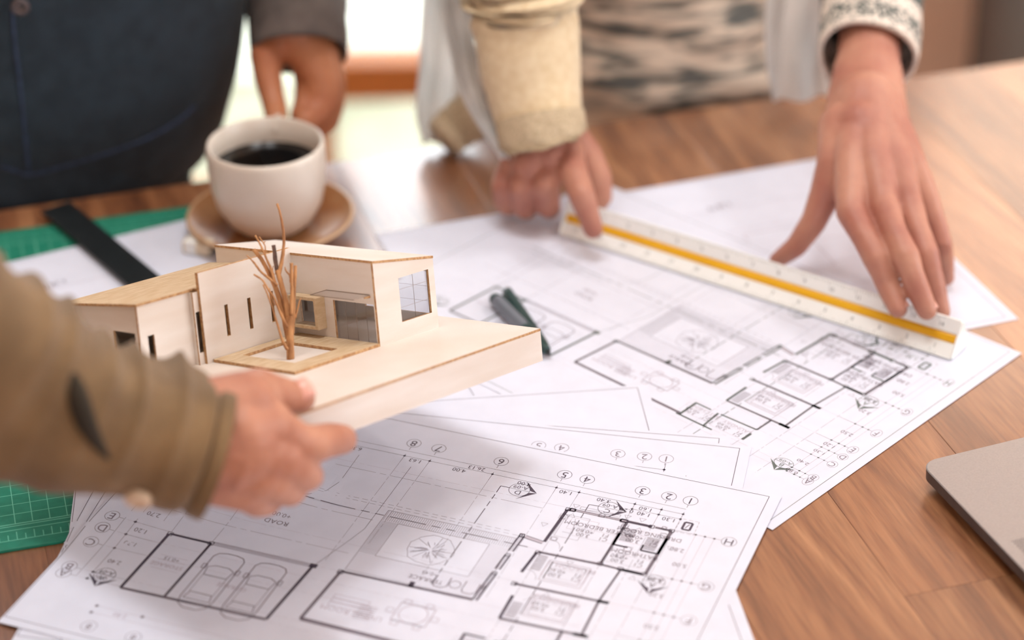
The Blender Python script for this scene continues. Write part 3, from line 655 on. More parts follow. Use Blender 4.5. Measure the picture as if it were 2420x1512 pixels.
        for dx, dy in ((32.0, 22.6), (32.0, 23.2), (29.2, 22.6)): L.circle(dx, dy, 0.06, 0.12, 1, 8)
        for dx in (31.5, 28.8, 24.8, 22): L.circle(dx, 24.3, 0.43, 0.03, 1); L.text('8', dx, 24.3, 0.5, 1)
def warp2(x, y):
    Y = np.interp(y, [0, 5.4, 9.7, 13, 16, 20.7, 25.7], [0, 6.2, 10.6, 13.9, 16.8, 20.5, 25.67])
    X = x - 0.55 * min(1, max(0, (x - 0.9) / 2)) if x < 6 else x - 0.55 - 0.25 * min(1, (x - 6) / 6) * 1.0
    return float(X), float(Y)
def plan2(L, w, h):
    frame_only(L, w, h); L.warp = warp2
    f = globals()['frame_only']; globals()['frame_only'] = lambda *a: None
    plan(L, w, h, rowx=1.62, left=False); globals()['frame_only'] = f
def elev(L, w, h):
    frame_only(L, w, h)
    for k, gx in ((1, 4.8), (2, 6.1), (3, 7.7), (4, 11.1), (5, 12.5), (6, 16.5), (7, 20.5), (8, 22.1)):
        L.circle(gx, 2.2, 0.43, 0.028, 1); L.text(str(k), gx, 2.2, 0.6, 1); L.line(gx, 2.65, gx, 2.9, 0.025, 1)
    L.line(4.75, 3.35, 12, 3.15, T_ * 1.3, 1); L.line(4.75, 2.7, 4.75, 4.0, T_ * 1.3, 0); L.circle(4.75, 3.35, 0.05, 0.1, 0, 8); L.circle(4.8, 3.98, 0.05, 0.1, 0, 8)
    L.line(3.4, 3.98, 5.2, 3.98, T_ * 1.3, 1); L.line(3.4, 3.7, 3.4, 4.3, T_ * 1.3, 1); L.text('0.15', 4.1, 4.25, 0.3, 1)
def faint(L, w, h):
    frame_only(L, w, h); L.text('H', 14.2, 5.5, 0.5, 2); L.circle(14.2, 5.5, 0.43, 0.03, 2)
    for i in range(4): L.line(16, 8 + i * 2.4, 34, 8 + i * 2.4, 0.05, 2)
    L.rect(18, 9, 33, 19, 0.09, 1); L.line(26, 9, 26, 19, 0.08, 1)
def section(L, w, h):
    frame_only(L, w, h)
    for i in range(5): L.line(5, 5 + i * 3.2, 30, 5 + i * 3.2, 0.04, 2)
    for x0 in (8, 14, 21, 26): L.rect(x0, 9, x0 + 4.2, 15, 0.07, 2)
    rr = random.Random(2)
    for i in range(14): L.text('%.2f' % rr.uniform(1, 5), rr.uniform(6, 30), rr.uniform(4, 20), 0.5, 1)
sheet('drawing_sheet', (0.25462, 1.52838), 18.137, 'blank-looking sheet under both of the woman\'s hands, its corner lying behind the scale ruler', 0.00030, section)
sheet('drawing_sheet', (0.32909, 1.23645), -44.006, 'floor plan sheet at right, below the scale ruler, with lettered circles down its right edge', 0.00062, plan2, mats=[M['ink_green'], M['ink_mid'], M['ink_light']])
c6 = W(1530, 911)
sheet('drawing_sheet', (c6.x, c6.y), 5.0, 'mostly blank sheet under the raised wooden model, its left edge showing beside the green mat', 0.00090, faint, w=0.3546)
c10 = W(1400, 805)
sheet('drawing_sheet', (c10.x, c10.y), 2.0, 'plain sheet filling the gap between the raised model and the right-hand floor plan', 0.00018, frame_only, w=0.24, h=0.17)
c5 = W(1727, 1035)
sheet('drawing_sheet', (c5.x, c5.y), -9.5, 'sheet of which only a thin strip shows behind the numbered elevation sheet', 0.00115, frame_only)
c4 = W(1776, 1060)
sheet('drawing_sheet', (c4.x, c4.y), -12.5, 'sheet with numbered circles 1 to 5 showing just behind the front floor plan', 0.00140, elev)
c7 = W(1735, 1390); d7 = Vector((math.cos(R_(97.5)), math.sin(R_(97.5)), 0)); c7 = c7 + d7 * 0.10
sheet('drawing_sheet', (c7.x, c7.y), 7.5, 'sheet peeking out below the right edge of the front floor plan', 0.00165, frame_only)
sheet('drawing_sheet', (0.15648, 1.07996), -21.795, 'front floor plan with garage, cars and tree court, lying under the raised model', 0.00195, plan)
c9 = W(470, 512, 3)
sheet('drawing_sheet', (c9.x, c9.y), 26.5, 'small sheet lying on the cutting mat under the black ruler', 0.0006, section, w=0.34, h=0.19)

# ------------------------------------------------------------------ black ruler on the mat
def bar_between(a, b, width, th, name):
    d = (b - a); L = d.length; ang = math.atan2(d.y, d.x)
    me = bevel_box((L, width, th), (L / 2, 0, th / 2), 0.0006); return me, Matrix.Translation(a) @ Matrix.Rotation(ang, 4, 'Z')
a = W(132, 494, 4.5); b = W(316, 650, 4.5); b = a + (b - a).normalized() * 0.33
me, mw = bar_between(a, b, 0.0235, 0.003, 'r')
rl = empty('steel_ruler', mw=mw, label='flat black metal ruler lying across the white sheet and green mat', cat='ruler')
link('blade', me, M['black'], rl, world_coords=False)
tk = Lines(); tk.zf = lambda x, y: 0.00305
for i in range(60): tk.line(0.012 + i * 0.005, -0.0116, 0.012 + i * 0.005, -0.0116 + (0.005 if i % 2 else 0.003), 0.0003)
tk.build('scale_marks', M['dot'], rl)
er = W(470, 594, 4)
eo = empty('eraser', er, 'small cream eraser lying on the mat in front of the saucer', 'eraser')
me = bevel_box((0.021, 0.011, 0.009), (0, 0, 0.0045), 0.0018); me.transform(Matrix.Translation(er) @ Matrix.Rotation(R_(-18), 4, 'Z')); link('eraser_block', me, M['eraser'], eo)
me = bevel_box((0.009, 0.0116, 0.0096), (-0.004, 0, 0.0048), 0.001); me.transform(Matrix.Translation(er) @ Matrix.Rotation(R_(-18), 4, 'Z')); link('paper_sleeve', me, M['white_pl'], eo)

# ------------------------------------------------------------------ saucer and cup
SC = Vector((-0.1705, 1.4175, TZ + 0.0024))
sau = empty('saucer', SC, 'round brown glazed saucer with a cream rim under the coffee cup', 'saucer')
T = Matrix.Translation(SC)
me = lathe([(0, 0.0025), (0.024, 0.0025), (0.028, 0.0), (0.034, 0.0), (0.046, 0.006), (0.0585, 0.0125), (0.0600, 0.0138), (0.0596, 0.0150), (0.0575, 0.0148)], 72); me.transform(T); link('saucer_rim', me, M['saucer_rim'], sau, smooth=True)
me = lathe([(0.0575, 0.0148), (0.053, 0.0105), (0.044, 0.0068), (0.034, 0.0045), (0.0, 0.0042)], 72); me.transform(T); link('saucer_well', me, M['saucer'], sau, smooth=True)
CC = SC + Vector((0, 0, 0.0046)); T = Matrix.Translation(CC)
cup = empty('coffee_cup', CC, 'round cream stoneware cup of black coffee standing on the brown saucer', 'cup')
me = lathe([(0, 0.0015), (0.017, 0.0015), (0.020, 0), (0.0225, 0.0005), (0.030, 0.0075), (0.0372, 0.022), (0.0405, 0.038), (0.0417, 0.054), (0.0416, 0.068), (0.0409, 0.0718), (0.0396, 0.0728), (0.0384, 0.0716), (0.0386, 0.054), (0.037, 0.036), (0.033, 0.020), (0.024, 0.009), (0, 0.006)], 96)
me.transform(T @ Matrix.Diagonal((1, 1, 0.915, 1))); link('cup_body', me, M['cup'], cup, smooth=True)
me = lathe([(0, 0.0), (0.0378, 0.0), (0.0384, 0.0007)], 72); me.transform(Matrix.Translation(CC + Vector((0, 0, 0.0470)))); link('coffee', me, M['coffee'], cup, smooth=True)
hp = [CC + Vector((0.004, y, z)) for y, z in ((0.0385, 0.055), (0.052, 0.058), (0.062, 0.051), (0.063, 0.038), (0.054, 0.028), (0.0385, 0.026))]
link('handle', tube(hp, [0.0042] * 6, 30, 14, up=(1, 0, 0), flat=0.75), M['cup'], cup, smooth=True)

# ------------------------------------------------------------------ triangular scale ruler
P1 = W(1322, 556, 1.2); P2 = W(2243, 852, 1.2); ax = (P2 - P1).normalized(); RL = (P2 - P1).length
back = Vector((-ax.y, ax.x, 0)); upv = Vector((0, 0, 1)); SD = 0.0275; Hh = SD * math.sqrt(3) / 2
sc_mw = Matrix((ax, back, upv)).transposed().to_4x4(); sc_mw.translation = P1
sr = empty('scale_ruler', mw=sc_mw, label='white triangular scale ruler with a yellow groove, held down by the woman\'s fingers', cat='ruler')
tri = [Vector((0, 0)), Vector((SD, 0)), Vector((SD / 2, Hh))]; cen = Vector((SD / 2, Hh / 3))
def on_face(i, t, inset):
    a, b = tri[i], tri[(i + 1) % 3]; n = Vector(((b - a).y, -(b - a).x)).normalized(); return a + (b - a) * t - n * inset
prof = []
for i in range(3):
    prof += [on_face(i, 0.035, 0.0), on_face(i, 0.36, 0.0022), on_face(i, 0.40, 0.0034), on_face(i, 0.60, 0.0034), on_face(i, 0.64, 0.0022), on_face(i, 0.965, 0.0)]
bm = bmesh.new(); A = [bm.verts.new((0, p.x, p.y)) for p in prof]; B = [bm.verts.new((RL, p.x, p.y)) for p in prof]
for i in range(len(prof)): j = (i + 1) % len(prof); bm.faces.new((A[i], A[j], B[j], B[i]))
bm.faces.new(A[::-1]); bm.faces.new(B); bmesh.ops.recalc_face_normals(bm, faces=bm.faces)
link('ruler_body', bm_mesh(bm, 'ruler_body'), M['white_pl'], sr, world_coords=False)
for i in range(3):
    bm = bmesh.new(); q = [on_face(i, 0.395, 0.0030), on_face(i, 0.44, 0.0021), on_face(i, 0.56, 0.0021), on_face(i, 0.605, 0.0030)]
    A = [bm.verts.new((0.0005, p.x, p.y)) for p in q]; B = [bm.verts.new((RL - 0.0005, p.x, p.y)) for p in q]
    for k in range(4): bm.faces.new((A[k], A[(k + 1) % 4], B[(k + 1) % 4], B[k]))
    bm.faces.new(A[::-1]); bm.faces.new(B); bmesh.ops.recalc_face_normals(bm, faces=bm.faces)
    link('coloured_groove', bm_mesh(bm, 'g'), M['yellow'] if i == 2 else M['pen_dark'], sr, world_coords=False)
# ticks and numbers on the front face (i = 2 runs from the ridge down to the front edge)
fa, fb = on_face(2, 0.035, 0), on_face(2, 0.36, 0.0022); fc, fd = on_face(2, 0.64, 0.0022), on_face(2, 0.965, 0.0)
bm = bmesh.new()
def face_pt(x, s, lower):
    p = (fc + (fd - fc) * s) if lower else (fa + (fb - fa) * s)
    n = Vector((-math.sin(R_(60)), math.cos(R_(60)))) ; n = Vector((-Hh, SD / 2)).normalized()
    q = p + n * 0.00008; return (x, q.x, q.y)
def fq(x0, x1, s0, s1, lower): bm.faces.new([bm.verts.new(face_pt(x, s, lower)) for x, s in ((x0, s0), (x1, s0), (x1, s1), (x0, s1))])
n_t = int((RL - 0.016) / 0.002)
for i in range(n_t):
    x = 0.008 + i * 0.002; l = 0.42 if i % 10 == 0 else (0.3 if i % 5 == 0 else 0.2)
    fq(x, x + 0.00022, 0.02, l, False); fq(x, x + 0.00022, 1 - l, 0.98, True)
for lower in (False, True):
    for k, i in enumerate(range(0, n_t, 10)):
        V, F = text_mesh(str(k if not lower else 15 - k if k < 15 else k)); vs = []
        for a_, b_ in V: vs.append(bm.verts.new(face_pt(0.0105 + i * 0.002 + a_ * 0.0030, (0.62 if not lower else 0.36) - b_ * 0.0030 / 0.0087, lower)))
        for f in F:
            try: bm.faces.new([vs[q] for q in f])
            except ValueError: pass
tg = link('printed_scale', bm_mesh(bm, 's'), M['ink_green'], sr, world_coords=False); tg['kind'] = 'stuff'
for x0 in (-0.0012, RL):
    bm = bmesh.new(); pts = [on_face(i, t, -0.0001) for i in range(3) for t in (0.08, 0.92)]
    A = [bm.verts.new((x0, p.x, p.y + 0.0001)) for p in pts]; B = [bm.verts.new((x0 + 0.0012, p.x, p.y + 0.0001)) for p in pts]
    for k in range(6): bm.faces.new((A[k], A[(k + 1) % 6], B[(k + 1) % 6], B[k]))
    bm.faces.new(A[::-1]); bm.faces.new(B); bmesh.ops.recalc_face_normals(bm, faces=bm.faces)
    link('end_cap', bm_mesh(bm, 'c'), M['white_pl'], sr, world_coords=False)

# ------------------------------------------------------------------ marker pen
a = W(1172, 708, 6.5); b = W(1292, 828, 6.5)
pr = empty('marker_pen', a - Vector((0, 0, 0.005)), 'grey marker pen with a dark teal cap lying on the plans behind the model', 'pen')
dv = (b - a); sd = Vector((dv.y, -dv.x, 0)).normalized()
def seg_tube(p, q, rads, m, nm, par, n=20): return link(nm, tube([p + (q - p) * (i / (len(rads) - 1)) for i in range(len(rads))], rads, 16, n), m, par, smooth=True)
seg_tube(a, a + dv * 0.62, [0.0044, 0.0047, 0.0047, 0.0047, 0.0046], M['pen'], 'barrel', pr)
seg_tube(a + dv * 0.6, b, [0.0051, 0.0052, 0.0052, 0.005, 0.0042, 0.003], M['pen_dark'], 'cap', pr)
seg_tube(a - dv * 0.05, a + dv * 0.03, [0.0033, 0.0045, 0.0046], M['pen_dark'], 'end_plug', pr)
me = tube([a + dv * 0.02 + sd * 0.0042 * -1 + Vector((0, 0, .002)), a + dv * 0.62 - sd * 0.0042 + Vector((0, 0, .002))], [0.0015, 0.0015], 4, 8); link('dark_stripe', me, M['pen_dark'], pr)
p2a = W(1196, 690, 5.5); p2b = W(1296, 836, 5.5); 
pr2 = empty('ballpoint_pen', p2a - Vector((0, 0, 0.004)), 'slim dark teal pen lying against the grey marker behind the model', 'pen')
q = p2b - p2a; q.z = 0
off = -sd * 0.0008
seg_tube(p2a + off, p2a + q * 0.8 + off, [0.0036, 0.0037, 0.0037, 0.0037], M['pen_dark'], 'barrel', pr2)
seg_tube(p2a + q * 0.8 + off, p2b + off, [0.0037, 0.0034, 0.0024, 0.0008], M['black'], 'tip', pr2)

# ------------------------------------------------------------------ laptop
lc = W(2173, 1092, 15); LA = R_(20.5)
lmw = Matrix.Translation(Vector((lc.x, lc.y, TZ))) @ Matrix.Rotation(LA, 4, 'Z')
lp = empty('laptop', mw=lmw, label='silver grey open laptop at the lower right corner of the table', cat='laptop')
LW, LD = 0.304, 0.212
def rounded_slab(w, d, z0, z1, r, inset=0.0, name='slab', n=10):
    pts = []
    for cx_, cy_, a0 in ((w - r, -r, 0), (r, -r, 90), (r, -d + r, 180), (w - r, -d + r, 270)):
        for i in range(n + 1): a = R_(a0 + 90 * i / n); pts.append((cx_ + r * math.cos(a), cy_ + r * math.sin(a)))
    bm = bmesh.new(); k = len(pts); cxy = (w / 2, -d / 2)
    def ring(z, s): return [bm.verts.new((cxy[0] + (x - cxy[0]) * (1 - s / w), cxy[1] + (y - cxy[1]) * (1 - s / d), z)) for x, y in pts]
    R0 = ring(z0, inset * 2); R1 = ring(z0 + (z1 - z0) * 0.35, 0.0006); R2 = ring(z1 - 0.0006, 0); R3 = ring(z1, 0.0010)
    for a, b, mi in ((R0, R1, 1), (R1, R2, 1), (R2, R3, 0)):
        for i in range(k): f = bm.faces.new((a[i], a[(i + 1) % k], b[(i + 1) % k], b[i])); f.material_index = mi
    f = bm.faces.new(R3); f = bm.faces.new(R0[::-1]); f.material_index = 1
    bmesh.ops.recalc_face_normals(bm, faces=bm.faces); return bm_mesh(bm, name)
link('laptop_base', rounded_slab(LW, LD, 0.0035, 0.0150, 0.0105, 0.004), [M['alu'], M['alu_dark']], lp, world_coords=False)
for fx in (0.02, LW - 0.02):
    for fy in (-0.02, -LD + 0.02): link('rubber_foot', bevel_box((0.014, 0.014, 0.0036), (fx, fy, 0.0018), 0.001), M['key'], lp, world_coords=False)
link('trackpad', bevel_box((0.122, 0.076, 0.0004), (LW / 2, -0.045, 0.0151), 0.0001, 1), M['alu'], lp, world_coords=False)
bm = bmesh.new()
for gx in range(7):
    for gy in range(78):
        cx_, cy_ = 0.0085 + gx * 0.0013 + (0.00065 if gy % 2 else 0), -0.088 - gy * 0.0013
        for side in (0, 1):
            X = cx_ if side == 0 else LW - cx_
            bm.faces.new([bm.verts.new((X + 0.0004 * math.cos(R_(a)), cy_ + 0.0004 * math.sin(R_(a)), 0.01505)) for a in range(0, 360, 60)])
sg = link('speaker_grille', bm_mesh(bm, 'sg'), M['dot'], lp, world_coords=False); sg['kind'] = 'stuff'
kp = bevel_box((0.0152, 0.0148, 0.0010), (0, 0, 0), 0.0005, 1); kp.materials.append(M['key'])
for r in range(5):
    for c in range(14):
        ko = bpy.data.objects.new('key', kp); COL.objects.link(ko); ko.parent = lp; ko.location = (LW / 2 + (c - 6.5) * 0.0186, -0.096 - r * 0.0186, 0.0154)
me = rounded_slab(LW, 0.206, 0, 0.0045, 0.0105, 0.0); me.transform(Matrix.Translation((0, -LD, 0.0165)) @ Matrix.Rotation(R_(112), 4, 'X') @ Matrix.Diagonal((1, -1, 1, 1)).to_4x4())
me.transform(Matrix.Identity(4)); lid = link('laptop_lid', me, [M['alu'], M['key']], lp, world_coords=False)

# ------------------------------------------------------------------ architectural model held in the hand
MO = Vector((0.01639777, 1.12499745, TZ + 0.09242442))
MR = Matrix(((0.65734305, -0.75097995, -0.06268352), (0.73014459, 0.61409625, 0.29962422), (-0.18651807, -0.24272393, 0.95199585)))
mmx = Matrix.Translation(MO) @ MR.to_4x4()
hm = empty('house_model', mw=mmx, label='plywood scale model of a house with a twig tree, held up above the drawings', cat='model')
mm = 0.001
def XYm(zz): return Matrix.Translation((0, 0, zz))                                   # panel lying flat; local x -> -a
def facing_front(b): return Matrix(((1, 0, 0, 0), (0, 0, -1, b), (0, 1, 0, 0), (0, 0, 0, 1)))   # panel in x/z at y = b
def facing_side(a): return Matrix(((0, 0, 1, -a), (1, 0, 0, 0), (0, 1, 0, 0), (0, 0, 0, 1)))    # panel in y/z at x = -a
def mpanel(name, outline, holes, thick, mw, parent=hm, mats=None, label=None):
    s = lambda l: [(x * mm, y * mm) for x, y in l]
    me = panel(s(outline), [s(h) for h in holes], thick * mm); mw = mw.copy(); mw.translation = mw.translation * mm; me.transform(mw)
    o = link(name, me, mats or [M['ply'], M['ply_edge']], parent, world_coords=False)
    if label: o['label'] = label
    return o
PT = 1.5                                                   # ply thickness, mm
AW, BD, BT = 232.0, 206.0, 19.45
mpanel('base_top', rect(-AW, 0, 0, BD), [], PT, XYm(-PT / 2))
mpanel('base_side', rect(-AW, -BT, 0, -PT), [], PT, facing_front(PT / 2)); mpanel('base_side', rect(-AW, -BT, 0, -PT), [], PT, facing_front(BD - PT / 2))
mpanel('base_side', rect(PT, -BT, BD - PT, -PT), [], PT, facing_side(PT / 2)); mpanel('base_side', rect(PT, -BT, BD - PT, -PT), [], PT, facing_side(AW - PT / 2))
aA, bA, hA, aR, hR, bB = 71.6, 60.7, 50.6, 21.7, 43.4, 196.0
# tall block: front wall with the big window, court wall, back walls, sloping roof
slope = (hA - hR) / (aA - aR)
def hz(a): return hR + (a - aR) * slope
Wd = [(-51.5, 11.5), (-26.0, 11.5), (-26.0, 36.5), (-51.5, 33.8)]
mpanel('wall', [(-aA, 0), (-aR, 0), (-aR, hR - PT), (-aA, hA - PT)], [[(-52.0, 10.0), (-26.5, 10.0), (-26.5, 36.3), (-52.0, 36.3)]], PT, facing_front(bA + PT / 2), label='front wall with the large window')
mpanel('wall', rect(bA + PT, 0, bB, hA - PT), [rect(63.0, 0.6, 96.5, 24.6), rect(106.0, 9.0, 125.0, 24.5)], PT, facing_side(aA - PT / 2), label='court wall with the wide glazed door')
mpanel('wall', rect(bA + PT, 0, bB, hR - PT), [rect(66, 8.0, 120, 34)], PT, facing_side(aR + PT / 2), label='far side wall with a long window')
mpanel('wall', [(-aA + PT, 0), (-aR - PT, 0), (-aR - PT, hR - PT), (-aA + PT, hA - PT)], [], PT, facing_front(bB - PT / 2))
def tilt_roof(name, a0, z0, a1, z1, y0, y1, th):
    """roof plate between x=-a0 (height z0) and x=-a1 (height z1)"""
    bm = bmesh.new(); V = []
    for dz in (0, -th):
        V.append([bm.verts.new((-a * mm, y * mm, (z + dz) * mm)) for a, z, y in ((a0, z0, y0), (a1, z1, y0), (a1, z1, y1), (a0, z0, y1))])
    bm.faces.new(V[0]); bm.faces.new(V[1][::-1])
    for i in range(4): f = bm.faces.new((V[0][i], V[1][i], V[1][(i + 1) % 4], V[0][(i + 1) % 4])); f.material_index = 1
    bmesh.ops.recalc_face_normals(bm, faces=bm.faces); return bm_mesh(bm, name)
rf = link('roof', tilt_roof('r', aA + 0.2, hA, aR - 0.2, hR, bA - 0.2, bB + 0.2, PT), [M['ply'], M['ply_edge']], hm, world_coords=False)
# long garden wall with the slots
bW, aW, hW = 129.0, 143.8, 53.4
slots = [rect(-aW + 17.0 + i * 17.8, 12.5, -aW + 19.6 + i * 17.8, 31.0) for i in range(3)]
gw = mpanel('garden_wall', rect(-aW, 0, -aA, hW), slots, 2.5, facing_front(bW + 1.25), label='long wall with narrow slots')
# low wing
aI, bI, hC, aC, bC2, hC2 = 147.6, 134.9, 44.1, 185.5, 203.0, 39.0
def hc(b): return hC + (hC2 - hC) * (b - bI) / (bC2 - bI)
mpanel('wall', rect(-aC, 0, -aI, hC - PT), [rect(-aC + 5.5, 7, -aC + 10.2, 24.5)], PT, facing_front(bI + PT / 2), label='low wing front wall')
mpanel('wall', rect(-aI, 0, -aW + 1.5, hC - PT), [rect(-aI + 0.8, 7, -aW + 1.2, 31)], 1.0, facing_front(bW + 2.6))
mpanel('wall', [(bW + 3.2, 0), (bI, 0), (bI, hC - PT), (bW + 3.2, hC - PT)], [], 1.0, facing_side(aI - 0.5))
mpanel('wall', [(bI + PT, 0), (bC2 - 3, 0), (bC2 - 3, hC2 - PT), (bI + PT, hC - PT)], [rect(bI + 7, 5, bI + 26, 26)], PT, facing_side(aC - 3.0), label='low wing end wall')
mpanel('wall', rect(-aC + 9, 0, -aA - 2, hC2 - PT - 0.4), [], PT, facing_front(bC2 - 2.5), label='low wing back wall')
mpanel('post', rect(-aC + 0.5, 0, -aC + 8, hC2 - PT - 0.2), [], PT, facing_front(bC2 - 4.5))
bm = bmesh.new(); V = []
for dz in (0, -PT): V.append([bm.verts.new((-a * mm, y * mm, (hc(y) + dz) * mm)) for a, y in ((aC + 0.4, bI - 0.6), (aW + 0.2, bI - 0.6), (aW + 0.2, bW + 2.1), (aA + 0.2, bW + 2.1), (aA + 0.2, bC2), (aC + 0.4, bC2))])
bm.faces.new(V[0]); bm.faces.new(V[1][::-1])
for i in range(6): f = bm.faces.new((V[0][i], V[1][i], V[1][(i + 1) % 6], V[0][(i + 1) % 6])); f.material_index = 1
bmesh.ops.recalc_face_normals(bm, faces=bm.faces)
o = link('roof', bm_mesh(bm, 'r'), [M['ply_dark'], M['ply_edge']], hm, world_coords=False); o['label'] = 'tan grained roof of the low wing'
# deck round the tree court
aQ = 139.7
dk = mpanel('deck', rect(-aQ, bA + 0.2, -aA - 0.3, bW - 0.4), [rect(-aQ + 14.5, bA + 15.3, -aA - 19.4, bW - 9.5)], 1.8, XYm(0.95), mats=[M['ply_dark'], M['ply_edge']], label='tan deck frame around the tree')
# glazing
def film(name, r, mw, lines_h=(), lines_v=()):
    x0, y0, x1, y1 = r
    o = mpanel(name, rect(x0, y0, x1, y1), [], 0.25, mw, mats=[M['pane'], M['pane']])
    for h in lines_h: mpanel('mullion', rect(x0, h - 0.04, x1, h + 0.04), [], 0.3, mw, o, [M['line'], M['line']])
    for v in lines_v: mpanel('mullion', rect(v - 0.04, y0, v + 0.04, y1), [], 0.3, mw, o, [M['line'], M['line']])
    return o
film('window_pane', (-52.0, 10.0, -26.5, 36.3), facing_front(bA + PT + 0.2), (18.2, 29.0), (-38.5,))
film('window_pane', (66, 8, 120, 34), facing_side(aR + PT + 0.3), (16, 25), ())
film('window_pane', (63.0, 0.6, 96.5, 24.6), facing_side(aA - PT - 0.2), (), (71.4, 79.8, 88.2))
film('window_pane', (106, 9.0, 125, 24.5), facing_side(aA + 5.0), ())
film('window_pane', (-aI + 1.0, 9, -aW + 1.0, 29), facing_front(bW + 3.3))
# projecting window box and glass canopy with its rod
wb = empty('window_box', mw=mmx); wb.parent = hm; wb.matrix_parent_inverse = Matrix.Identity(4); wb.matrix_basis = Matrix.Identity(4); wb['label'] = 'tan projecting window frame'
bpy.data.objects.remove(wb)
bm = bmesh.new()
def addbox(bm, x0, y0, z0, x1, y1, z1):
    r = bmesh.ops.create_cube(bm, size=1)['verts']; bmesh.ops.scale(bm, vec=((x1 - x0) * mm, (y1 - y0) * mm, (z1 - z0) * mm), verts=r); bmesh.ops.translate(bm, vec=((x0 + x1) / 2 * mm, (y0 + y1) / 2 * mm, (z0 + z1) / 2 * mm), verts=r)
x0, x1 = -aA - 7.0, -aA - 0.1
for y0, z0, y1, z1 in ((103.5, 7.2, 106.0, 26.4), (125.0, 7.2, 127.5, 26.4), (106.0, 24.5, 125, 26.4), (106.0, 7.2, 125.0, 9.0)): addbox(bm, x0, y0, z0, x1, y1, z1)
link('window_box', bm_mesh(bm, 'wb'), M['ply_dark'], hm, world_coords=False)
cn = mpanel('canopy', rect(-aA - 13.5, 65.0, -aA - 0.2, 101.0), [], 0.5, XYm(30.2), mats=[M['pane'], M['line']], label='clear film canopy')
me = tube([(-(aA + 0.1) * mm, 65.5 * mm, 29.2 * mm), (-(aA + 4) * mm, 65.8 * mm, 29.4 * mm)], [0.0008, 0.0007], 4, 8); link('canopy_rod', me, M['ply_edge'], hm, world_coords=False)
# twig tree
def model_ray(u, v, dep): return D(u, v, dep)
dt = 1.165 * 0.98
def tree_pt(p, k=0): return D(p[0], p[1], TD + p[2] * 0.001 if len(p) > 2 else TD)
base_loc = Vector((-(aQ - 42) * mm, (bA + 30) * mm, 0)); bw = mmx @ base_loc
_d = D(685, 848, 1.0) - EYE; _n = MR.col[2]; TD = (MO - EYE).dot(_n) / _d.dot(_n)
bw = EYE + _d * TD
TRUNK = [[(685, 848), (684, 820), (683, 785), (683, 740)]]
def twig(name, pts, radii, parent, m='twig', up=(0, 1, 0)):
    wp = [tree_pt(p) for p in pts]; r = random.Random(int(pts[0][0] * 7 + pts[-1][1]))
    disp = lambda t, th, p: 0.00016 * noise.noise(Vector(p) * 900) + 0.0002 * max(0, noise.noise(Vector(p) * 260))
    return link(name, tube(wp, [q * 1.4 / 4.0 * mm for q in radii], max(10, len(pts) * 7), 9, disp=disp, up=(0, 1, 0.1)), M[m], parent, smooth=True)
tree = twig('tree', [(687, 850), (686, 820), (685, 785), (684, 745), (681, 730)], [6.6, 6.2, 6.2, 5.8, 3.8], hm); tree['label'] = 'bare twig standing in for a tree'
BR = [([(683, 748), (672, 700), (660, 655), (655, 638)], [5.5, 4.6, 4.2, 4.0], 'twig'),
      ([(656, 648, 1), (651, 615, 1), (648, 590, 1), (646, 579, 1)], [3.6, 3.4, 3.2, 3.0], 'twig_dark'),
      ([(659, 650), (668, 605), (671, 565), (668, 535), (662, 505), (655, 481)], [3.4, 2.9, 2.3, 2.1, 1.9, 2.0], 'twig'),
      ([(681, 800, 2), (668, 735, 2), (655, 690, 2), (640, 655, 3), (620, 616, 3), (600, 590, 4)], [4.8, 4.5, 4.2, 3.6, 3.4, 3.2], 'twig'),
      ([(650, 668), (640, 635), (630, 612), (620, 588), (612, 572), (603, 556)], [2.4, 2.2, 1.9, 1.6, 1.5, 1.6], 'twig'),
      ([(627, 604), (627, 585), (624, 574), (627, 569)], [1.3, 1.1, 0.9, 0.7], 'twig'),
      ([(625, 578), (614, 562), (611, 560)], [1.1, 0.9, 0.8], 'twig'),
      ([(656, 674, -3), (636, 658, -3), (615, 640, -2), (600, 620, -2), (583, 603, -1)], [2.4, 2.2, 1.8, 1.6, 0.8], 'twig'),
      ([(688, 745, -2), (690, 690, -2), (689, 650, -2), (689, 621, -2)], [3.6, 3.0, 2.6, 2.6], 'twig'),
      ([(690, 790, 3), (694, 735, 3), (695, 690, 3), (697, 655, 3), (698, 627, 3)], [4.2, 3.0, 3.0, 3.0, 2.8], 'twig'),
      ([(680, 775, -4), (662, 738, -4), (648, 705, -4), (634, 684, -4), (620, 662, -4), (600, 648, -3)], [2.6, 2.2, 1.9, 1.7, 1.5, 1.4], 'twig'),
      ([(668, 748, -4), (655, 722, -4), (644, 700, -4), (636, 690, -4)], [1.7, 1.4, 1.1, 0.7], 'twig'),
      ([(679, 826, -5), (668, 806, -5), (657, 770, -5), (646, 735, -5), (634, 700, -5), (622, 672, -5)], [2.8, 2.3, 1.9, 1.6, 1.4, 1.2], 'twig'),
      ([(697, 752, 4), (704, 728, 4), (708, 712, 4), (711, 704, 4)], [1.9, 1.5, 1.2, 0.7], 'twig'),
      ([(687, 668), (684, 650), (676, 640), (673, 630)], [1.6, 1.5, 1.4, 0.6], 'twig'),
      ([(650, 722, -4), (640, 700, -4), (637, 680, -4)], [1.2, 1.0, 0.7], 'twig'),
      ([(619, 588), (611, 592), (608, 589)], [0.9, 0.8, 0.5], 'twig'),
      ([(648, 650), (644, 640), (646, 628)], [1.3, 1.1, 0.6], 'twig')]
for pts, rad, m in BR: twig('branch', pts, rad, tree, m)

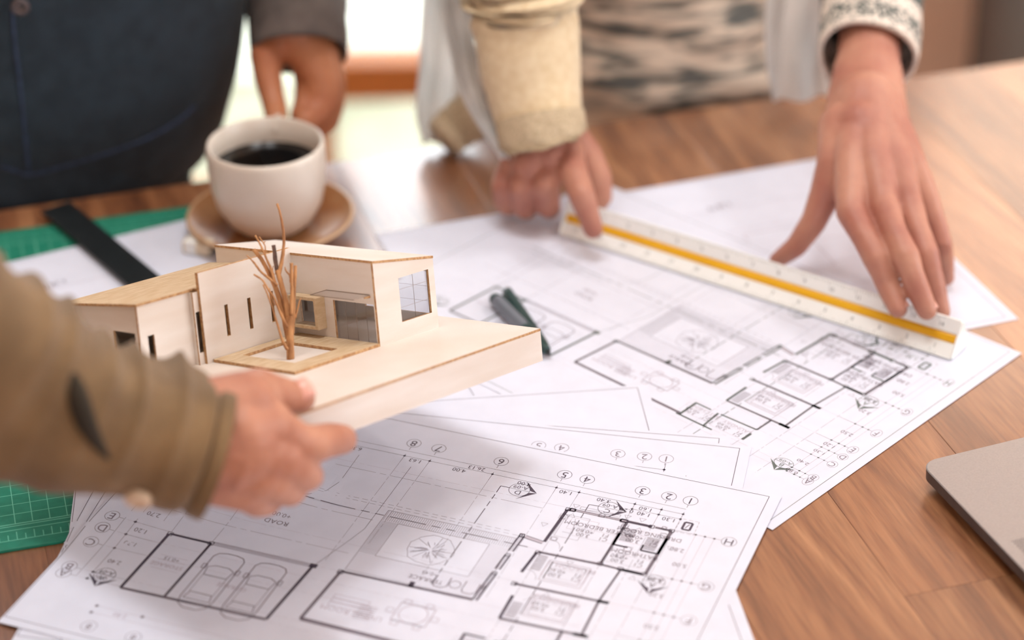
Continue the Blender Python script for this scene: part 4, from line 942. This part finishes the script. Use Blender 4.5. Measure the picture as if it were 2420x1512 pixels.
# ------------------------------------------------------------------ people
def vn(p, s, k=1.0): return noise.noise(Vector(p) * s) * k
def skin_disp(p): return 0.00035 * noise.noise(p * 55) + 0.00012 * noise.noise(p * 260)
def chain(fn, *rows): return [(fn(*r[:3]), r[3] * mm) for r in rows]
def nail(parent, p, n, d, w=0.0052, l=0.0065):
    """small curved plate on a fingertip: centre p, outward normal n, finger direction d"""
    n = n.normalized(); d = (d - n * d.dot(n)).normalized(); s = d.cross(n)
    bm = bmesh.new(); G = []
    for j in range(7):
        row = []
        for i in range(7):
            x, y = (i / 3 - 1), (j / 3 - 1); rr_ = max(1e-6, math.sqrt(x * x + y * y)); k = max(abs(x), abs(y)) / rr_ * 1.0
            x2, y2 = x * (0.75 + 0.25 * k), y * (0.75 + 0.25 * k)
            row.append(bm.verts.new(p + s * x2 * w + d * y2 * l - n * (0.35 * w * x2 * x2 + 0.15 * l * y2 * y2)))
        G.append(row)
    for j in range(6):
        for i in range(6): bm.faces.new((G[j][i], G[j][i + 1], G[j + 1][i + 1], G[j + 1][i]))
    bmesh.ops.recalc_face_normals(bm, faces=bm.faces)
    me = bm_mesh(bm, 'nail'); o = link('fingernail', me, M['nail'], parent, smooth=True)
    md = o.modifiers.new('s', 'SOLIDIFY'); md.thickness = 0.0006; return o

# ---- woman in the patterned sweater, leaning on the table
pb = empty('person', (0.12, 1.74, 0), 'person in a cream patterned sweater pressing a scale ruler down with both hands', 'person')
hand2 = blob([
    chain(W, (2062, -60, 140, 25), (2058, 60, 118, 23), (2052, 150, 106, 22), (2048, 235, 97, 23)),
    chain(W, (2035, 160, 105, 19), (2022, 235, 98, 20), (2005, 330, 88, 17)),
    chain(W, (2070, 160, 105, 18), (2080, 235, 98, 18), (2105, 330, 88, 15)),
    chain(W, (2040, 235, 104, 20), (2018, 380, 84, 14), (2012, 500, 66, 10.5)),
    chain(W, (2048, 235, 104, 20), (2065, 380, 86, 13.5), (2085, 480, 70, 10.5)),
    chain(W, (2058, 235, 104, 19), (2110, 380, 84, 13), (2145, 478, 66, 10)),
    chain(W, (2070, 245, 102, 18), (2148, 385, 78, 12), (2190, 475, 58, 9.5)),
    chain(W, (2035, 300, 95, 20), (2070, 400, 78, 14), (2120, 440, 70, 12)),
    chain(W, (2012, 500, 66, 10.5), (2044, 562, 59, 8.6), (2072, 612, 50, 9.2), (2086, 645, 43, 7.8), (2098, 672, 36, 7.9), (2122, 728, 27, 6.6)),
    chain(W, (2085, 480, 70, 10.5), (2114, 550, 63, 8.6), (2140, 605, 55, 9.3), (2155, 645, 47, 7.9), (2168, 680, 39, 8.0), (2190, 732, 28, 6.8)),
    chain(W, (2145, 478, 66, 10), (2168, 540, 57, 8.2), (2188, 600, 47, 8.7), (2201, 645, 37, 7.4), (2210, 680, 28, 7.4), (2224, 736, 14, 6.2)),
    chain(W, (2190, 475, 58, 9.5), (2212, 530, 46, 7.4), (2226, 575, 36, 7.0), (2234, 620, 21, 6.2), (2237, 657, 8.5, 5.4)),
    chain(W, (1995, 300, 92, 18), (1975, 390, 76, 13.5), (1950, 460, 58, 11), (1925, 520, 42, 9), (1882, 582, 22, 7.6), (1836, 615, 8.5, 5.6)),
    chain(W, (1990, 430, 70, 9), (2005, 480, 64, 8)),
], 0.00125, 6, 'hand', skin_disp)
hand1 = blob([
    chain(W, (1222, -60, 165, 28), (1240, 60, 140, 27), (1262, 200, 98, 25), (1285, 300, 68, 24)),
    chain(W, (1262, 290, 68, 22), (1225, 385, 46, 14), (1205, 410, 38, 11)),
    chain(W, (1285, 300, 68, 23), (1255, 385, 52, 14), (1245, 402, 46, 11.5)),
    chain(W, (1290, 300, 68, 23), (1300, 370, 56, 14), (1298, 392, 50, 12)),
    chain(W, (1300, 300, 66, 22), (1335, 360, 56, 13.5), (1345, 385, 53, 11.5)),
    chain(W, (1205, 410, 38, 11), (1193, 440, 32, 9.8), (1194, 475, 17, 8.6), (1202, 485, 10, 8)),
    chain(W, (1245, 402, 46, 11.5), (1235, 440, 38, 10), (1237, 485, 18, 9), (1244, 492, 11, 8.6)),
    chain(W, (1298, 392, 50, 12), (1290, 435, 42, 10.4), (1294, 482, 20, 9.2), (1298, 490, 12, 8.6)),
    chain(W, (1345, 385, 53, 11.5), (1362, 425, 50, 9.8), (1374, 460, 46, 9.3), (1390, 505, 34, 8.2), (1402, 540, 24, 7.2)),
    chain(W, (1330, 320, 60, 17), (1385, 370, 46, 12.5), (1412, 420, 34, 10.5), (1418, 465, 22, 9), (1400, 490, 16, 7.5)),
], 0.00125, 8, 'hand', skin_disp)
core = blob([[(Vector((0.13, 1.80, TZ - 0.45)), .12), (Vector((0.12, 1.78, TZ)), .08), (Vector((0.125, 1.755, TZ + .34)), .075), (Vector((0.13, 1.755, TZ + .55)), .045)],
             [(Vector((0.0, 1.745, TZ + .39)), .045), (Vector((0.27, 1.765, TZ + .39)), .045)],
             [(Vector((-0.03, 1.74, TZ + .40)), .045), (Vector((-0.018, 1.60, TZ + .26)), .036), (Vector((-0.003, 1.51, TZ + .205)), .032), (W(1222, -60, 165), .028)],
             [(Vector((0.30, 1.76, TZ + .40)), .045), (Vector((0.305, 1.68, TZ + .25)), .036), (W(2062, -60, 140), .028)]], 0.008, 2, 'core')
body = link('body', join_meshes([hand2, hand1, core], 'body'), M['skin_b'], pb, smooth=True)
up_cam = (-FWD + Vector((0, 0, 0.3))).normalized()
for u, v, z, r, du, dv_ in ((2122, 722, 27, 6.0, 24, 55), (2190, 726, 28, 6.2, 22, 52)):
    p = W(u, v, z); nrm = (EYE - p).normalized() * 0.75 + Vector((0, 0, 0.9)); nrm.normalize()
    nail(body, p + nrm * (r + 0.55) * mm, nrm, W(u + du, v + dv_, z - 14) - p)
def torso_disp(amp, s1, s2=1.0):
    return lambda t, th, p: amp * noise.noise(Vector((p[0] * s1, p[1] * s1, p[2] * s1 * s2))) + amp * 0.5 * noise.noise(Vector((p[0] * 3 * s1, p[1] * 3 * s1, p[2] * 3 * s1 * s2)))
def solid(o, th, sub=0):
    md = o.modifiers.new('Solidify', 'SOLIDIFY'); md.thickness = th * mm; md.offset = -1
    return o
sw = tube([(0.115, 1.757, TZ - 0.24), (0.12, 1.752, TZ - 0.08), (0.12, 1.748, TZ + 0.02), (0.12, 1.748, TZ + 0.15), (0.125, 1.75, TZ + 0.38), (0.13, 1.755, TZ + 0.47)],
          [(0.165, 0.118), (0.152, 0.112), (0.148, 0.112), (0.152, 0.112), (0.17, 0.11), (0.07, 0.07)], 60, 72, disp=torso_disp(0.011, 9, 3.2), cap=False, up=(0, 1, 0))
sweater = solid(link('sweater', sw, M['knit'], pb, smooth=True), 4); sweater['label'] = 'cream sweater body with grey streaked pattern'
tr = tube([(0.115, 1.80, 0.02), (0.115, 1.79, 0.30), (0.115, 1.775, TZ - 0.12)], [(0.15, 0.09), (0.155, 0.1), (0.15, 0.108)], 20, 40, up=(0, 1, 0)); link('trousers', tr, M['trouser'], pb, smooth=True)
# plain cream sleeve with folds at the elbow and ribbed cuff
def fold_b(t, th, p):
    v = 0.0035 * noise.noise(Vector(p) * 18)
    if t > 0.3: v += 0.0045 * math.sin(t * 46 + math.cos(th) * 1.6) * min(1, (t - 0.3) / 0.15)
    return v
def uv_len(me, rings, seg):
    uvl = me.uv_layers.new(name='UVMap')
    for poly in me.polygons:
        for li in poly.loop_indices:
            vi = me.loops[li].vertex_index; uvl.data[li].uv = (min(1, (vi // seg) / rings), (vi % seg) / seg)
c0 = W(1279, 318, 68)
sl = tube([W(1280, 316, 69), W(1262, 200, 98), W(1245, 90, 128), W(1232, 0, 152), W(1222, -80, 176), Vector((-0.004, 1.53, TZ + .225)), Vector((-0.02, 1.62, TZ + .29)), Vector((-0.03, 1.73, TZ + .40))],
          [0.0300, 0.0335, 0.036, 0.040, 0.044, 0.050, 0.060, 0.07], 80, 48, disp=fold_b, cap=False)
so = solid(link('sleeve', sl, M['cream'], pb, smooth=True), 3); so['label'] = 'plain cream sleeve with creases'
cf = tube([W(1284, 328, 66), W(1281, 314, 70), W(1275, 278, 79)], [0.0312, 0.0320, 0.0325], 12, 48, disp=lambda t, th, p: 0.0005 * math.sin(th * 40), cap=False)
solid(link('cuff', cf, M['cream_rib'], so, smooth=True), 2.5)
# loose flecked sleeve round the other wrist
pts = [W(2046, 140, 105), W(2050, 100, 110), W(2054, 40, 119), W(2058, -30, 131), W(2064, -140, 158), Vector((0.305, 1.68, TZ + .26)), Vector((0.30, 1.77, TZ + .40))]
rings = 64
sl2 = tube(pts, [0.0350, 0.0358, 0.0365, 0.038, 0.042, 0.052, 0.07], rings, 56, disp=lambda t, th, p: 0.0016 * noise.noise(Vector(p) * 30) + (0.0012 * math.sin(th * 3 + 1)), cap=False)
uv_len(sl2, rings, 56)
so2 = solid(link('sleeve', sl2, M['fleck'], pb, smooth=True), 3.2); so2['label'] = 'loose knitted sleeve with dark green flecks'
# white open cardigan: two hanging fronts
def cloth_strip(path, width_vec, n=40, m=14, wav=0.006, name='c'):
    pp = catmull([tuple(p) for p in path], n); bm = bmesh.new(); G = []
    for k, q in enumerate(pp):
        w = Vector(width_vec) if not callable(width_vec) else width_vec(k / n)
        row = []
        for j in range(m + 1):
            s = j / m; p = Vector(q[:3]) + w * (s - 0.5); p += Vector((0, -1, 0.1)) * wav * math.sin(s * 11 + k * 0.08) + Vector((0.3, 1, 0)) * 0.004 * noise.noise(p * 25)
            row.append(bm.verts.new(p))
        G.append(row)
    for a, b in zip(G, G[1:]):
        for i in range(m): bm.faces.new((a[i], a[i + 1], b[i + 1], b[i]))
    return bm_mesh(bm, name)
cd1 = cloth_strip([D(1085, -330, 1.70), D(1072, -120, 1.66), D(1078, 20, 1.635), D(1100, 170, 1.62), D(1150, 290, 1.60), D(1190, 372, 1.585)], lambda t: Vector((0.030 - 0.022 * t, 0.0, 0)), name='cardigan')
cdo = solid(link('cardigan_front', cd1, M['white_knit'], pb, smooth=True), 2); 
cd2 = cloth_strip([D(1058, -330, 1.76), D(1050, -60, 1.74), D(1044, 120, 1.735), D(1036, 240, 1.73), D(1052, 330, 1.72)], Vector((0.034, 0.02, 0)), name='cardigan')
solid(link('cardigan_front', cd2, M['white_knit'], pb, smooth=True), 2)
cd3 = cloth_strip([D(1890, -330, 1.72), D(1890, -60, 1.70), D(1885, 60, 1.70), D(1892, 160, 1.705), D(1905, 235, 1.71)], Vector((0.052, 0.01, 0)), name='cardigan')
solid(link('cardigan_front', cd3, M['white_knit'], pb, smooth=True), 2)
hm_ = tube([W(1045, 330, 14), W(1085, 296, 22), W(1135, 262, 34)], [0.016, 0.018, 0.02], 14, 20, disp=lambda t, th, p: 0.0008 * math.sin(t * 60), cap=True)
o = link('sweater_hem', hm_, M['cream_rib'], pb, smooth=True)

# ---- man in dark denim shirt holding the cup's handle
pa = empty('person', (-0.42, 1.6, 0), 'person in a dark navy shirt holding the coffee cup by its handle', 'person')
handA = blob([
    chain(D, (695, -160, 1.80, 32), (698, 0, 1.72, 29), (700, 70, 1.69, 27)),
    chain(D, (668, 80, 1.69, 20), (630, 130, 1.675, 13.0), (632, 180, 1.672, 10.5), (642, 225, 1.668, 9.6), (652, 262, 1.662, 9.0), (652, 280, 1.655, 8.2)),
    chain(D, (715, 80, 1.69, 24), (745, 140, 1.685, 19), (764, 190, 1.685, 16), (762, 235, 1.685, 14.5), (745, 270, 1.68, 12), (722, 285, 1.672, 10)),
    chain(D, (720, 100, 1.69, 20), (728, 150, 1.69, 13), (732, 195, 1.69, 11.5), (728, 240, 1.685, 10.8), (712, 276, 1.675, 8.8)),
    chain(D, (735, 110, 1.70, 20), (778, 190, 1.71, 13), (780, 240, 1.71, 12), (768, 285, 1.70, 11), (750, 300, 1.69, 10)),
], 0.0014, 8, 'hand', skin_disp)
coreA = blob([[(Vector((-0.45, 1.62, TZ - 0.60)), .12), (Vector((-0.42, 1.60, TZ)), .12), (Vector((-0.395, 1.582, TZ + .38)), .09), (Vector((-0.39, 1.575, TZ + .58)), .05)],
              [(Vector((-0.24, 1.62, TZ + .42)), .06), (Vector((-0.17, 1.66, TZ + .22)), .045), (D(695, -160, 1.80), .032)]], 0.01, 2, 'core')
bodyA = link('body', join_meshes([handA, coreA], 'body'), M['skin_a'], pa, smooth=True)
def shirt_disp(t, th, p):
    return 0.0035 * noise.noise(Vector((p[0] * 9, p[1] * 9, p[2] * 5))) + 0.0015 * noise.noise(Vector(p) * 30)
def shirt_hem(t, th):
    return (1 - min(1, t * 5)) * (-0.020 * math.sin(th) ** 2 + 0.035 * math.cos(th) ** 2)
AC = Vector((-0.412, 1.592, TZ))
st = tube([AC + Vector((0.0, 0.0, -0.045)), AC + Vector((0, 0, 0.0)), AC + Vector((0, 0, 0.03)), AC + Vector((0.003, 0, 0.055)), AC + Vector((0.008, 0, 0.085)), AC + Vector((0.012, -.005, 0.12)), AC + Vector((0.02, -.01, 0.36)), AC + Vector((0.02, -.02, 0.47))],
          [(0.165, 0.122), (0.169, 0.124), (0.171, 0.125), (0.176, 0.126), (0.192, 0.128), (0.203, 0.13), (0.21, 0.13), (0.07, 0.07)], 80, 84, disp=shirt_disp, cap=False, up=(0, 1, 0), hem=shirt_hem)
shirt = solid(link('shirt', st, M['denim'], pa, smooth=True), 3)
tz = tube([(-0.42, 1.62, 0.02), (-0.42, 1.61, 0.4), (-0.414, 1.60, TZ + 0.03)], [(0.17, 0.10), (0.168, 0.112), (0.160, 0.112)], 20, 40, up=(0, 1, 0)); link('trousers', tz, M['trouser'], pa, smooth=True)
# placket seam, hem stitching and button follow the shirt front
def ray_hit(me_obj, u, v):
    dg = bpy.context.evaluated_depsgraph_get(); inv = me_obj.matrix_world.inverted()
    d = (D(u, v, 1.0) - EYE); ok, loc, nrm, _ = me_obj.ray_cast(inv @ EYE, (inv.to_3x3() @ d).normalized()); return (me_obj.matrix_world @ loc, (me_obj.matrix_world.to_3x3() @ nrm).normalized()) if ok else (None, None)
bpy.context.view_layer.update()
def seam(uvs, r, name, par, target, m):
    pts = []
    for u, v in uvs:
        p, n = ray_hit(target, u, v)
        if p is not None: pts.append(p + n * (0.0003 if isinstance(r, list) else r * 0.4))
    if len(pts) > 1: return link(name, tube(pts, r[:len(pts)] if isinstance(r, list) else [r] * len(pts), len(pts) * 5, 8, up=(0.1, 1, 0.2)), m, par, smooth=True)
seam([(28, 8), (34, 90), (44, 170), (52, 250), (60, 330), (68, 405)], 0.0012, 'placket_seam', shirt, shirt, M['denim_seam'])
seam([(2, 392), (40, 404), (70, 412), (150, 392), (250, 362), (350, 325), (420, 285), (460, 250)], 0.0012, 'hem_seam', shirt, shirt, M['denim_seam'])
p, n = ray_hit(shirt, 48, 15)
if p is not None:
    me = lathe([(0, 0.0012), (0.0025, 0.0012), (0.0035, 0.0028), (0.0058, 0.0028), (0.0066, 0.0014), (0.0062, 0), (0, 0)], 28); me.transform(Matrix.Translation(p) @ n.to_track_quat('Z', 'Y').to_matrix().to_4x4())
    link('button', me, mat('dark_button', (86, 74, 76), 0.35), shirt, smooth=True)
# loose grey sleeve
sA = tube([D(705, 128, 1.685), D(704, 88, 1.69), D(702, 20, 1.715), D(698, -80, 1.76), Vector((-0.175, 1.66, TZ + .22)), Vector((-0.25, 1.62, TZ + .40))],
          [0.0365, 0.0375, 0.0385, 0.041, 0.055, 0.075], 50, 48, disp=lambda t, th, p: 0.002 * noise.noise(Vector(p) * 30), cap=False)
solid(link('sleeve', sA, M['grey_sleeve'], pa, smooth=True), 2.5)['label'] = 'grey brown sleeve'

# ---- person in the foreground holding the model
pc = empty('person', (-0.55, 0.55, TZ), 'person in a tan canvas shirt reaching in to hold up the wooden model', 'person')
handC = blob([
    chain(D, (300, 1000, 1.10, 26), (400, 1025, 1.108, 26), (480, 1045, 1.114, 25), (560, 1050, 1.119, 23)),
    chain(D, (460, 1000, 1.110, 22), (575, 955, 1.122, 17), (610, 935, 1.142, 13)),
    chain(D, (560, 1030, 1.117, 22), (620, 1015, 1.125, 17), (665, 1030, 1.132, 13)),
    chain(D, (560, 1060, 1.119, 23), (615, 1070, 1.124, 17), (655, 1085, 1.128, 13)),
    chain(D, (520, 1085, 1.120, 21), (600, 1115, 1.125, 15.5), (635, 1128, 1.130, 12.5)),
    chain(D, (470, 1105, 1.118, 18), (570, 1145, 1.127, 13.5), (592, 1160, 1.132, 11.5)),
    chain(D, (665, 1030, 1.132, 13), (700, 1050, 1.137, 11.5), (732, 1052, 1.144, 10.4), (775, 1040, 1.158, 9.2), (808, 1038, 1.176, 8.2)),
    chain(D, (655, 1085, 1.128, 13), (690, 1104, 1.136, 10.6), (716, 1120, 1.147, 9.4), (730, 1124, 1.166, 8.2), (722, 1108, 1.186, 7.4)),
    chain(D, (635, 1128, 1.130, 12.5), (662, 1146, 1.140, 10.4), (684, 1156, 1.152, 9.0), (690, 1150, 1.172, 8.0), (678, 1128, 1.19, 7.4)),
    chain(D, (592, 1160, 1.132, 11.5), (606, 1178, 1.142, 9.6), (626, 1180, 1.155, 8.8), (644, 1166, 1.178, 8)),
    chain(D, (575, 955, 1.125, 15.5), (610, 925, 1.143, 12.5), (640, 930, 1.152, 10.6), (672, 938, 1.162, 9.8), (700, 940, 1.169, 8.9), (712, 942, 1.174, 7.6)),
], 0.00125, 5, 'hand', skin_disp)
coreC = blob([[(Vector((-0.62, 0.35, TZ - .15)), .13), (Vector((-0.62, 0.40, TZ + .32)), .13)],
              [(Vector((-0.55, 0.50, TZ + .32)), .06), (D(-700, 500, 1.0), .05), (D(-350, 650, 1.02), .042), (D(0, 862, 1.055), .034), (D(300, 1000, 1.10), .026)]], 0.008, 2, 'core')
bodyC = link('body', join_meshes([handC, coreC], 'body'), M['skin_c'], pc, smooth=True)
p = D(706, 934, 1.168); nrm = (EYE - p).normalized() + Vector((0.1, 0.1, 0.5)); nrm.normalize()
nail(bodyC, p + nrm * 0.0086, nrm, D(728, 936, 1.178) - p, 0.0062, 0.0072)
def fold_c(t, th, p):
    v = 0.0090 * noise.noise(Vector((p[0] * 15, p[1] * 15, p[2] * 20))) + 0.0018 * noise.noise(Vector(p) * 36)
    v += 0.0036 * math.exp(-((t - 0.16) / 0.05) ** 2) * (0.5 + 0.5 * math.sin(th * 2 + 1)) - 0.0022 * math.exp(-((t - 0.08) / 0.025) ** 2)
    w = math.sin(t * 34 + 2.0 * math.cos(th + 0.6) + 2.5 * noise.noise(Vector(p) * 7))
    v += 0.0056 * (1 - abs(w)) ** 1.5 * min(1, max(0, (t - 0.1) / 0.06)) * (0.6 + 0.5 * math.sin(th + 2 * t))
    return v
scp = [D(508, 1062, 1.117), D(445, 1045, 1.113), D(345, 1018, 1.102), D(225, 985, 1.088), D(112, 932, 1.072), D(0, 882, 1.058), D(-150, 800, 1.035), D(-400, 640, 1.01), D(-700, 480, 1.0), Vector((-0.56, 0.46, TZ + .32))]
slC = tube(scp, [0.0365, 0.0365, 0.0355, 0.0365, 0.040, 0.0435, 0.047, 0.054, 0.06, 0.08], 150, 64, disp=fold_c, cap=False)
slv = solid(link('sleeve', slC, M['tan'], pc, smooth=True), 2.2)
tC = tube([(-0.62, 0.33, TZ - .25), (-0.62, 0.36, TZ), (-0.62, 0.40, TZ + .35), (-0.62, 0.42, TZ + .46)], [(0.17, 0.12), (0.17, 0.12), (0.18, 0.12), (0.07, 0.06)], 40, 60, disp=shirt_disp, cap=False, up=(0, 1, 0)); solid(link('shirt', tC, M['tan'], pc, smooth=True), 2)
trC = tube([(-0.62, 0.33, 0.02), (-0.62, 0.33, 0.3), (-0.62, 0.34, TZ - 0.15)], [(0.15, 0.09), (0.155, 0.1), (0.15, 0.11)], 16, 40, up=(0, 1, 0)); link('trousers', trC, M['jeans'], pc, smooth=True)
bpy.context.view_layer.update()
sp_ = []
seam([(172, 880), (178, 915), (188, 955), (204, 1000), (226, 1040), (256, 1082)], [0.0012, 0.0045, 0.0055, 0.0050, 0.0035, 0.0010], 'cuff_opening_shade', slv, slv, M['tan_dark'])  # dark strip laid on the sleeve stands for shade inside the cuff slit
p, n = ray_hit(slv, 328, 1172)
if p is not None:
    me = lathe([(0, 0.0026), (0.0028, 0.0026), (0.0038, 0.0044), (0.0060, 0.0044), (0.0068, 0.0026), (0.0064, 0), (0, 0)], 28); me.transform(Matrix.Translation(p - n * 0.0003) @ n.to_track_quat('Z', 'Y').to_matrix().to_4x4())
    link('button', me, M['button'], slv, smooth=True)
